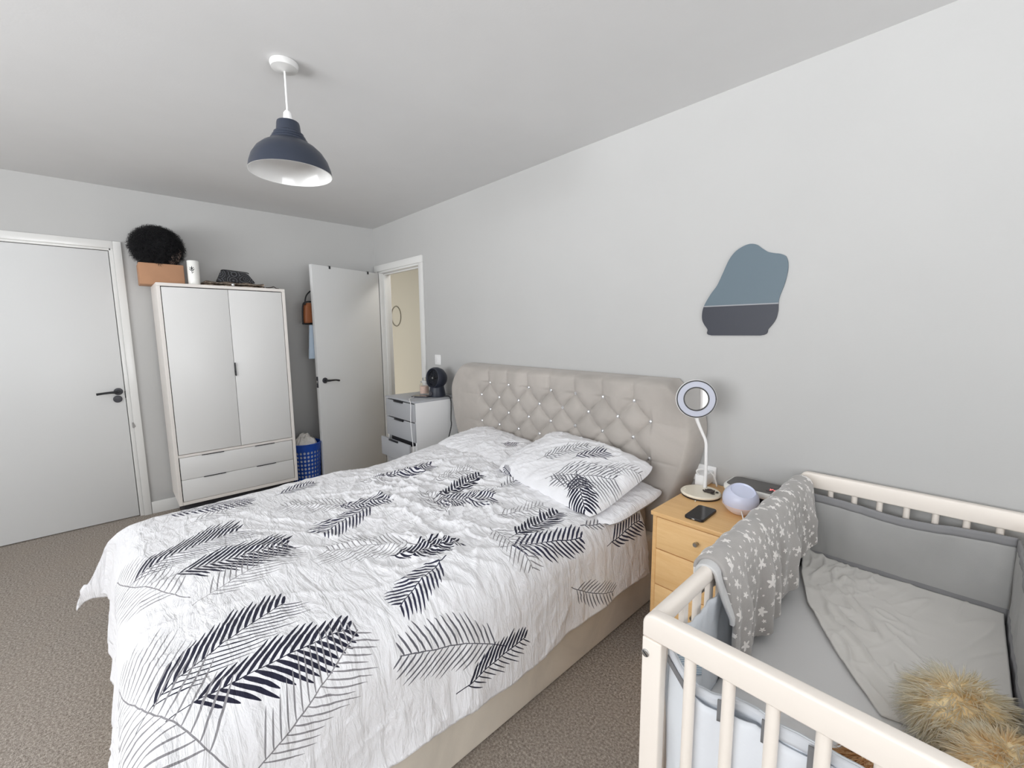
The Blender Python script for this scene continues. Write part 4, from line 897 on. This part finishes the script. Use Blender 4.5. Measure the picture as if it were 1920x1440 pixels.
# night-light globe
gl = thing('night_light', 'translucent white globe diffuser with slanted top on the bedside drawers', 'diffuser', (3.704, -0.283, NZ))
Mgl = mat('frosted_shell', srgb(214, 219, 240), 0.22, sss=0.25); Mgb = mat('pearly_base', srgb(222, 212, 214), 0.3)
gc = Vector((3.704, -0.283, NZ+0.058))
def globe():
    bm = bmesh.new(); bmesh.ops.create_uvsphere(bm, u_segments=48, v_segments=32, radius=0.067)
    for v in bm.verts: v.co.z *= 0.95
    pn = Vector((0.25, -0.30, 1)).normalized()
    bmesh.ops.bisect_plane(bm, geom=bm.verts[:]+bm.edges[:]+bm.faces[:], plane_co=(0, 0, 0.051), plane_no=pn, clear_outer=True)
    es = [e for e in bm.edges if e.is_boundary]; bmesh.ops.holes_fill(bm, edges=es)
    cap = [f for f in bm.faces if len(f.verts) > 6]
    for f in cap:
        r = bmesh.ops.inset_region(bm, faces=[f], thickness=0.004, depth=-0.006)
    lo = bm.copy()
    bmesh.ops.bisect_plane(bm, geom=bm.verts[:]+bm.edges[:]+bm.faces[:], plane_co=(0, 0, -0.020), plane_no=(0, 0, 1), clear_inner=True)
    bmesh.ops.bisect_plane(lo, geom=lo.verts[:]+lo.edges[:]+lo.faces[:], plane_co=(0, 0, -0.0205), plane_no=(0, 0, 1), clear_outer=True)
    bmesh.ops.bisect_plane(lo, geom=lo.verts[:]+lo.edges[:]+lo.faces[:], plane_co=(0, 0, -0.057), plane_no=(0, 0, 1), clear_inner=True)
    for b in (bm, lo): bmesh.ops.holes_fill(b, edges=[e for e in b.edges if e.is_boundary])
    for b in (bm, lo): bmesh.ops.translate(b, vec=gc, verts=b.verts)
    adopt(gl, auto(bm_obj('shell', bm, Mgl), 22)); adopt(gl, auto(bm_obj('base', lo, Mgb), 50))
globe()
adopt(gl, tube('seam_ring', [gc+Vector((0.0655*math.cos(2*PI*i/48), 0.0655*math.sin(2*PI*i/48), -0.020)) for i in range(49)], 0.0012, mat('pale_seam', srgb(232, 208, 200), 0.4), None, 6, sub=1))
adopt(gl, tube('power_cord', [(3.728, -0.340, NZ+0.030), (3.740, -0.362, NZ+0.022), (3.755, -0.385, NZ+0.006), (3.775, -0.42, NZ+0.003), (3.80, -0.45, NZ+0.003)], 0.0023, M['white_plastic']))
# alarm clock
ck = thing('alarm_clock', 'white-rimmed black alarm clock with small red display by the wall', 'clock', (3.70, -0.107, NZ))
cm = Matrix.Translation((3.705, -0.112, 0)) @ Matrix.Rotation(0.0, 4, 'Z')
def cpart(nm, x, y, r, z0, z1, m, bev):
    o = prism(nm, rrect(-x, x, -y, y, r, 8), 'z', z0, z1, m, None, bev); o.data.transform(cm); adopt(ck, o); return o
cpart('body', 0.100, 0.072, 0.03, NZ+0.001, NZ+0.050, M['black_plastic'], 0.003)
cpart('rim', 0.112, 0.084, 0.04, NZ+0.046, NZ+0.072, mat('clock_white', srgb(236, 236, 232), 0.35), 0.008)
cpart('top_panel', 0.102, 0.070, 0.032, NZ+0.068, NZ+0.0735, mat('clock_grey_fabric', srgb(110, 108, 106), 0.7, bump=0.3, bscale=600, bdist=0.001), 0.001)
o = prism('display', rrect(0.052, 0.088, -0.048, 0.012, 0.006), 'z', NZ+0.073, NZ+0.0745, mat('display_glass', (0.03, 0.012, 0.014), 0.15), None, 0.0005); o.data.transform(cm); adopt(ck, o)
Mr = mat('red_led', (0.9, 0.12, 0.12), 0.4, emit=((1, 0.16, 0.16), 1.6))
for i, (xa, ya, xb, yb) in enumerate(((0.062, -0.028, 0.070, -0.010), (0.066, -0.026, 0.060, -0.012), (0.076, -0.026, 0.084, -0.012))):
    o = cyl('digit', (xa, ya, NZ+0.0748), (xb, yb, NZ+0.0748), 0.0012, Mr, None, 6); o.data.transform(cm); adopt(ck, o)
# plug adaptor
pa = thing('plug_adaptor', 'white plug adaptor with a cable at the wall behind the ring lamp', 'plug', (3.411, -0.05, 0.69))
adopt(pa, box('wall_plate', (3.36, -0.010, 0.655), (3.50, -0.0005, 0.740), M['white_plastic'], None, 0.003))
adopt(pa, box('adaptor', (3.446, -0.120, 0.662), (3.490, -0.010, 0.722), M['white_plastic'], None, 0.006, 3))
adopt(pa, tube('cable', [(3.465, -0.12, 0.722), (3.458, -0.13, 0.742), (3.475, -0.12, 0.752), (3.500, -0.10, 0.745), (3.520, -0.08, 0.715), (3.530, -0.07, 0.668)], 0.0035, M['white_plastic']))

# ------------------------------------------------------------------ cot
KX0, KX1, KY0, KY1, KZ = 3.850, 4.502, -1.300, -0.030, 0.800
cot = thing('cot', 'cream-painted wooden baby cot with slatted sides, foreground right', 'cot', (4.15, -0.66, 0))
def end_board(y0, y1, zt, hgt, rl=True):
    r = 0.028; x0, x1 = KX0, KX1
    pts = [(x0, zt-hgt), (x1, zt-hgt), (x1, zt-r)]
    for i in range(1, 7): a = PI/2*i/6; pts.append((x1-r+r*math.cos(a), zt-r+r*math.sin(a)))
    for i in range(0, 7): a = PI/2+PI/2*i/6; pts.append((x0+r+r*math.cos(a), zt-r+r*math.sin(a)))
    return prism('end_rail', pts, 'y', y0, y1, M['cot'], None, 0.006, 3)
adopt(cot, end_board(KY0, KY0+0.030, KZ, 0.058)); adopt(cot, end_board(KY1-0.030, KY1, KZ+0.018, 0.060))
for x in (KX0, KX1-0.044):
    adopt(cot, box('post', (x, KY0+0.001, 0.004), (x+0.044, KY0+0.029, KZ-0.059), M['cot'], None, 0.004, 3)); adopt(cot, box('post', (x, KY1-0.029, 0.004), (x+0.044, KY1-0.001, KZ-0.043), M['cot'], None, 0.004, 3))
for i in range(7):
    x = 3.951+0.0745*i
    if x < KX1-0.05:
        adopt(cot, cyl('slat', (x, KY0+0.015, 0.22), (x, KY0+0.015, KZ-0.058), 0.0115, M['cot'], None, 20)); adopt(cot, cyl('slat', (x+0.005, KY1-0.015, 0.22), (x+0.005, KY1-0.015, KZ-0.042), 0.0095, M['cot'], None, 16))
for y0 in (KY0+0.002, KY1-0.028): adopt(cot, box('bottom_rail', (KX0+0.044, y0, 0.16), (KX1-0.044, y0+0.026, 0.22), M['cot'], None, 0.004))
for x in (KX0+0.004, KX1-0.034):
    adopt(cot, prism('side_rail', rrect(x, x+0.030, KZ-0.048, KZ-0.004, 0.014, 5), 'y', KY0+0.028, KY1-0.028, M['cot'], None, 0))
    adopt(cot, box('lower_rail', (x+0.003, KY0+0.028, 0.16), (x+0.027, KY1-0.028, 0.21), M['cot'], None, 0.004))
    ny = 16
    for i in range(ny):
        y = KY0+0.085+i*0.0735
        adopt(cot, box('side_slat', (x+0.008, y-0.013, 0.205), (x+0.022, y+0.013, KZ-0.044), M['cot'], None, 0.003))
    # filler curve at the near end of the side rail
    adopt(cot, prism('corner_block', [(KY0+0.028, KZ-0.046), (KY0+0.028, KZ-0.085), (KY0+0.036, KZ-0.066), (KY0+0.050, KZ-0.054), (KY0+0.068, KZ-0.046)], 'x', x+0.006, x+0.024, M['cot'], None, 0.001))
sc_ = cyl('screw', (KX0+0.010, KY0-0.0025, 0.706), (KX0+0.010, KY0+0.003, 0.706), 0.0085, M['steel'], None, 20, bev=0.001); adopt(cot, sc_)
o = box('screw_slot', (KX0+0.003, KY0-0.0032, 0.705), (KX0+0.017, KY0-0.002, 0.707), M['gap_shade'], None, 0); o.data.transform(Matrix.Translation((KX0+0.010, 0, 0.706)) @ Matrix.Rotation(0.7, 4, 'Y') @ Matrix.Translation((-KX0-0.010, 0, -0.706))); adopt(cot, o)
M['cot_sheet'] = mat('grey_fitted_sheet', srgb(222, 222, 222), 0.9, bump=0.25, bscale=9, bdist=0.01)
mtc = box('cot_mattress', (KX0+0.044, KY0+0.055, 0.370), (KX1-0.064, KY1-0.050, 0.476), M['cot_sheet'], None, 0.022, 4); tag(mtc, 'grey-sheeted cot mattress inside the cream cot', 'mattress')
adopt(cot, box('mattress_support', (KX0+0.028, KY0+0.034, 0.340), (KX1-0.028, KY1-0.034, 0.366), M['cot'], None, 0.003))
# bumper
M['bump_mesh'] = mat('grey_mesh_fabric', srgb(176, 176, 175), 0.95, bump=0.35, bscale=500, bdist=0.001, var=0.08, vscale=5)
M['bump_band'] = mat('grey_bumper_band', srgb(146, 146, 148), 0.95, bump=0.2, bscale=300, bdist=0.001)
M['bump_cloth'] = mat('pale_blue_grey_cloth', srgb(220, 225, 231), 0.92, bump=0.3, bscale=14, bdist=0.012)
M['bump_edge'] = mat('dark_grey_ribbon', srgb(122, 122, 124), 0.8)
cb = thing('cot_bumper', 'grey mesh bumper lining the cot, pale cloth at the near end', 'cot bumper', (4.15, -0.66, 0.42))
def sheet(name, P, z_bot, z_top, m, th=0.005, n=60, wav=0.004, sag=None, mrows=16, seed=0):
    """vertical cloth following the polyline P (x,y); z_top may be a function of the 0..1 position"""
    P = np.array(P, float); seg = np.linalg.norm(np.diff(P, axis=0), axis=1); s = np.concatenate([[0], np.cumsum(seg)]); t = np.linspace(0, s[-1], n)
    x = np.interp(t, s, P[:, 0]); y = np.interp(t, s, P[:, 1]); dx = np.gradient(x); dy = np.gradient(y); L = np.hypot(dx, dy)+1e-9
    zt = np.array([z_top(a) if callable(z_top) else z_top for a in t/s[-1]]); zb = np.array([z_bot(a) if callable(z_bot) else z_bot for a in t/s[-1]])
    k = np.linspace(0, 1, mrows)[:, None]; Z = zb[None]*(1-k)+zt[None]*k
    d = wav*(pnoise(t[None]*9+seed+0*k, Z*4+seed)+0.6*pnoise(t[None]*26+seed+0*k, Z*7))
    X = x[None]-dy/L*d; Y = y[None]+dx/L*d
    o = grid_mesh(name, X, Y, Z, np.repeat(t[None], mrows, 0), Z, m); md = o.modifiers.new('thickness', 'SOLIDIFY'); md.thickness = th; md.offset = 0; return o
xi0, xi1, yi0, yi1 = KX0+0.040, KX1-0.058, KY0+0.042, KY1-0.042
ztop = lambda a: 0.742-0.014*math.sin(PI*a)+0.004*math.sin(a*9)
for nm, P, sd in (('side_panel', [(xi0, -0.86), (xi0, yi1)], 1), ('back_panel', [(xi0+0.004, yi1), (xi1-0.004, yi1)], 5), ('side_panel', [(xi1, yi1), (xi1, yi0+0.05)], 9)):
    adopt(cb, sheet(nm, P, 0.41, lambda a: ztop(a)-0.02, M['bump_mesh'], wav=0.006, seed=sd, n=80))
    adopt(cb, sheet('top_band', P, lambda a: ztop(a)-0.030, ztop, M['bump_band'], 0.008, wav=0.006, seed=sd, mrows=4, n=80))
    adopt(cb, sheet('bottom_band', P, 0.42, lambda a: 0.505, M['bump_band'], 0.008, wav=0.006, seed=sd, mrows=4, n=80))
adopt(cb, sheet('side_cloth', [(xi0, yi0+0.01), (xi0+0.004, -0.865)], 0.41, lambda a: 0.730-0.012*math.sin(PI*a), M['bump_cloth'], 0.005, wav=0.010, seed=6, n=60))
ft = lambda a: float(np.interp(a, [0, 0.05, 0.115, 0.16, 0.24, 0.40, 0.55, 0.7, 1], [0.722, 0.690, 0.664, 0.668, 0.682, 0.690, 0.690, 0.684, 0.70]))
Pf = [(xi0+0.006, yi0), (xi1-0.006, yi0)]
adopt(cb, sheet('front_panel', Pf, 0.16, ft, M['bump_cloth'], 0.005, wav=0.008, seed=3, n=140, mrows=40))
adopt(cb, sheet('front_edge', [(p[0], p[1]-0.004) for p in Pf], lambda a: ft(a)-0.024, ft, mat('front_binding', srgb(212, 216, 222), 0.9), 0.007, wav=0.008, seed=3, n=140, mrows=4))
Pp = [(xi0+0.062, yi0-0.011), (xi1-0.02, yi0-0.011)]
pt_ = lambda a: ft(0.11+a*0.86)-0.018-0.012*abs(math.sin(a*PI*4.0))
adopt(cb, sheet('pocket', Pp, 0.17, pt_, mat('pocket_cloth', srgb(224, 228, 234), 0.92, bump=0.3, bscale=18, bdist=0.012), 0.004, wav=0.006, seed=8, n=140, mrows=30))
for a0, a1 in ((0.205, 0.245), (0.345, 0.39), (0.475, 0.525), (0.62, 0.66)):
    x0, x1 = xi0+(xi1-xi0)*a0, xi0+(xi1-xi0)*a1; adopt(cb, sheet('ribbon', [(x0, yi0-0.0165), (x1, yi0-0.0165)], lambda a: ft(a0+(a1-a0)*a)-0.045, lambda a: ft(a0+(a1-a0)*a)+0.001, M['bump_edge'], 0.003, n=10, wav=0.0015, mrows=6, seed=a0*9))
adopt(cb, sheet('edge_ribbon', [(xi0+0.006, yi0-0.012), (xi0+0.064, yi0-0.012)], lambda a: 0.706-0.068*a-0.016, lambda a: 0.706-0.060*a**0.8, M['bump_edge'], 0.003, n=14, wav=0.002, mrows=5))
# care label
lbm, lnt, lb_ = new_mat('printed_care_label'); ouv = lnt.coord('UV')
wv = lnt.n('ShaderNodeTexWave', wave_type='BANDS', bands_direction='Y'); lnt.set(wv, 'Vector', ouv); wv.inputs['Scale'].default_value = 60; wv.inputs['Distortion'].default_value = 2.0
lnt.set(lb_, 'Base Color', lnt.ramp(wv.outputs[0], [(0.2, srgb(150, 176, 196)), (0.45, srgb(214, 222, 228))])); lb_.inputs['Roughness'].default_value = 0.8
adopt(cb, sheet('care_label', [(xi0+0.010, yi0+0.020), (xi0+0.050, yi0+0.060)], 0.640, 0.716, lbm, 0.001, n=14, wav=0.003, mrows=14, seed=2))
# crumpled top sheet in the cot
def cot_sheet():
    n, k = 120, 150; S, T = np.meshgrid(np.linspace(0, 1, n), np.linspace(0, 1, k))      # T: far -> near
    yy = (yi1-0.012)+T*(-0.74)
    xl = np.interp(T, [0, 0.08, 0.25, 0.50, 0.72, 0.86, 1.0], [3.905, 3.900, 3.925, 3.985, 4.075, 4.140, 4.215])
    X = xl+(xi1-0.012-xl)*S; Y = yy-0.05*S*0+0.02*np.sin(S*4)*T
    a = np.clip(1-np.hypot((S-0.28)/0.5, (T-0.62)/0.45), 0, 1); b = np.clip(1-np.hypot((S-0.05)/0.5, (T-0.12)/0.3), 0, 1)
    w = 0.014*ridge(X, Y, 0.75, 0.06, 0.16, 2.5, 0.6, 2.2)*a*1.6+0.012*ridge(X, Y, 0.15, 0.045, 0.2, 2.5, 0.6, 5.0)*b*1.4+0.010*ridge(X, Y, -0.5, 0.07, 0.2, 3, 0.6, 8.0)*0.4+0.005*pnoise(X*9, Y*9)
    lift = 0.020*np.exp(-S/0.05)*np.clip(1-T*0.9, 0.1, 1)
    e = np.minimum(np.minimum(S, 1-S)*8, (1-T)*6); Z = 0.4815+np.clip(w, 0, 1)*np.clip(e+0.4, 0, 1)+lift+0.010*np.exp(-(T)/0.08)
    o = grid_mesh('cot_sheet', X, Y, Z, S, T, mat('cream_jersey', srgb(226, 224, 220), 0.95, bump=0.15, bscale=25, bdist=0.006), flip=True); md = o.modifiers.new('thickness', 'SOLIDIFY'); md.thickness = 0.004; md.offset = -1
    tag(o, 'crumpled pale cream sheet spread over the far half of the cot mattress', 'sheet')
cot_sheet()

# ------------------------------------------------------------------ star blanket over the cot side
def star_mat():
    m, nt, b = new_mat('grey_star_fleece'); uv = nt.coord('UV')
    def stars(scale, rad, off):
        vr = nt.n('ShaderNodeTexVoronoi', feature='F1', voronoi_dimensions='2D'); mp = nt.mapping(uv, (1, 1, 1), (0, 0, 0.4), (off, off*1.7, 0)); nt.set(vr, 'Vector', mp); vr.inputs['Scale'].default_value = scale; vr.inputs['Randomness'].default_value = 0.55
        sb = nt.n('ShaderNodeVectorMath', operation='SUBTRACT'); nt.set(sb, 0, mp); nt.set(sb, 1, vr.outputs['Position'])
        sp_ = nt.n('ShaderNodeSeparateXYZ'); nt.set(sp_, 0, sb.outputs[0])
        an = nt.m('ARCTAN2', sp_.outputs[1], sp_.outputs[0]); r = nt.m('SQRT', nt.m('ADD', nt.m('POWER', nt.m('ABSOLUTE', sp_.outputs[0]), 2.0), nt.m('POWER', nt.m('ABSOLUTE', sp_.outputs[1]), 2.0)))
        sc = nt.n('ShaderNodeSeparateColor'); nt.set(sc, 0, vr.outputs['Color'])
        R = nt.m('MULTIPLY', nt.m('MULTIPLY', nt.m('ADD', nt.m('MULTIPLY', sc.outputs[0], 0.9), 0.4), rad), nt.m('ADD', 0.62, nt.m('MULTIPLY', nt.m('POWER', nt.m('ABSOLUTE', nt.m('COSINE', nt.m('ADD', nt.m('MULTIPLY', an, 2.5), nt.m('MULTIPLY', sc.outputs[1], 6.0)))), 2.2), 0.75)))
        return nt.m('LESS_THAN', r, R)
    st = nt.m('MAXIMUM', stars(19, 0.0100, 0.0), stars(30, 0.0050, 3.3))
    f = nt.noise(nt.coord(), 7, 4)
    g = nt.ramp(f, [(0.3, srgb(148, 144, 140)), (0.7, srgb(172, 168, 165))])
    nt.set(b, 'Base Color', nt.mix(st, g, c4(srgb(234, 230, 226)))); b.inputs['Roughness'].default_value = 0.9; b.inputs['Sheen Weight'].default_value = 0.5
    nt.set(b, 'Normal', nt.bump(nt.noise(nt.coord(), 260, 2), 0.3, 0.003)); return m
bk = thing('star_blanket', 'grey fleece blanket with white stars draped over the cot side rail', 'blanket', (3.87, -0.58, KZ))
def blanket(name, ya, yb, inner, outer, m, off, flip=True, seed=0.0, parent=None):
    nu, nv = 170, 110
    xr, rr = KX0+0.019, 0.026+off
    t = np.linspace(0, 1, nu); y = ya+(yb-ya)*t
    ln_in = np.array([inner(a) for a in t]); ln_out = np.array([outer(a) for a in t])
    X = np.zeros((nv, nu)); Y = X.copy(); Z = X.copy(); U = X.copy(); V = X.copy()
    arcl = PI*rr
    for j in range(nv):
        s = -ln_out+(ln_out+arcl+ln_in)*(j/(nv-1))
        th_ = np.clip(s/rr, 0, PI)
        over_o = np.clip(-s, 0, None); over_i = np.clip(s-arcl, 0, None)
        hang = over_i
        fold = np.clip(hang/0.10, 0, 1)*(0.014*np.sin(y*26+seed+pnoise(y*6, 0*y+seed)*2.5)+0.006*np.sin(y*71+seed*2+hang*6))+0.003*pnoise(y*30, 0*y+hang*20+seed)
        fo = np.clip(over_o/0.1, 0, 1)*0.005*np.sin(y*40+seed)
        rip = 0.0035*np.sin(y*52+seed)*np.sin(th_)
        X[j] = xr-np.cos(th_)*(rr+rip)+np.clip(fold+0.010*np.clip(hang/0.25, 0, 1), -0.004, 1)+0.018*np.clip(hang/0.1, 0, 1)-np.clip(fo, -0.003, 0.006)
        Z[j] = KZ-0.026+np.sin(th_)*(rr+rip)-over_i-over_o
        Y[j] = y+0.012*pnoise(y*5+seed, 0*y+s*3); U[j] = y; V[j] = s
    o = grid_mesh(name, X, Y, Z, U, V, m, None, flip); md = o.modifiers.new('thickness', 'SOLIDIFY'); md.thickness = 0.010; md.offset = 1 if flip else -1
    adopt(bk, o); return o
blanket('printed_layer', -0.998, -0.105, lambda a: float(np.interp(a, [0, 0.12, 0.3, 0.5, 0.7, 0.85, 1], [0.262, 0.275, 0.262, 0.25, 0.235, 0.19, 0.14])), lambda a: 0.10+0.01*math.sin(a*7), star_mat(), 0.006, seed=1.0)
blanket('plain_layer', -1.020, -0.945, lambda a: 0.112, lambda a: 0.06, mat('plain_fleece_back', srgb(204, 204, 204), 0.95, bump=0.3, bscale=200, bdist=0.003), -0.006, seed=2.0)

# ------------------------------------------------------------------ plush toy
def fur_mat():
    m, nt, b = new_mat('long_cream_fur'); at = nt.n('ShaderNodeAttribute', attribute_name='fur')
    tr = nt.n('ShaderNodeBsdfTranslucent'); nt.set(tr, 0, at.outputs['Color']); ms = nt.n('ShaderNodeMixShader'); ms.inputs[0].default_value = 0.4; m.node_tree.links.new(b.outputs[0], ms.inputs[1]); m.node_tree.links.new(tr.outputs[0], ms.inputs[2]); tp = nt.n('ShaderNodeBsdfTransparent'); m2 = nt.n('ShaderNodeMixShader'); m2.inputs[0].default_value = 0.35; m.node_tree.links.new(ms.outputs[0], m2.inputs[1]); m.node_tree.links.new(tp.outputs[0], m2.inputs[2]); m.node_tree.links.new(m2.outputs[0], m.node_tree.nodes['Material Output'].inputs[0])
    nt.set(b, 'Base Color', at.outputs['Color']); b.inputs['Roughness'].default_value = 0.75; b.inputs['Specular IOR Level'].default_value = 0.25; b.inputs['Sheen Weight'].default_value = 0.3; return m
Mf = fur_mat(); Mskin = mat('plush_backing', srgb(255, 236, 194), 0.95)
pt = thing('plush_toy', 'fluffy cream and honey plush toy lying in the near end of cot', 'soft toy', (4.33, -0.93, 0.48))
def furry(nm, c, r, n, L, cols, bend, jit=0.35):
    b = blob(nm, c, r, Mskin, None, 0.08, 6, 36); adopt(pt, b)
    p, d = ell_pts(c, np.array(r)*0.98, n); kp = p[:, 2] > 0.484; p, d = p[kp], d[kp]; N = len(p)
    clump = np.stack([pnoise(p[:, 0]*45+i*7, p[:, 1]*45+p[:, 2]*38) for i in range(3)], -1)
    pole = np.array([-0.25, 0.25, 1.0]); pole /= np.linalg.norm(pole); tan = d*(d@pole)[:, None]-pole; tan /= np.linalg.norm(tan, axis=1)[:, None]+0.25     # fur combed outwards from a crown
    dirs = d*0.55+tan*0.8+clump*0.75+RNG.normal(size=d.shape)*jit*0.4
    w = np.clip(0.5+pnoise(p[:, 0]*18, p[:, 1]*18+p[:, 2]*15)*0.9+RNG.normal(size=N)*0.16, 0, 1)[:, None]
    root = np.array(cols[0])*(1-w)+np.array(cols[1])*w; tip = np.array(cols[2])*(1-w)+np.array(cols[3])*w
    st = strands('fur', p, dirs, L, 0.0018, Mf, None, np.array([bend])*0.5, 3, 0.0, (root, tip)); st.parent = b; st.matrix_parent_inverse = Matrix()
    return b
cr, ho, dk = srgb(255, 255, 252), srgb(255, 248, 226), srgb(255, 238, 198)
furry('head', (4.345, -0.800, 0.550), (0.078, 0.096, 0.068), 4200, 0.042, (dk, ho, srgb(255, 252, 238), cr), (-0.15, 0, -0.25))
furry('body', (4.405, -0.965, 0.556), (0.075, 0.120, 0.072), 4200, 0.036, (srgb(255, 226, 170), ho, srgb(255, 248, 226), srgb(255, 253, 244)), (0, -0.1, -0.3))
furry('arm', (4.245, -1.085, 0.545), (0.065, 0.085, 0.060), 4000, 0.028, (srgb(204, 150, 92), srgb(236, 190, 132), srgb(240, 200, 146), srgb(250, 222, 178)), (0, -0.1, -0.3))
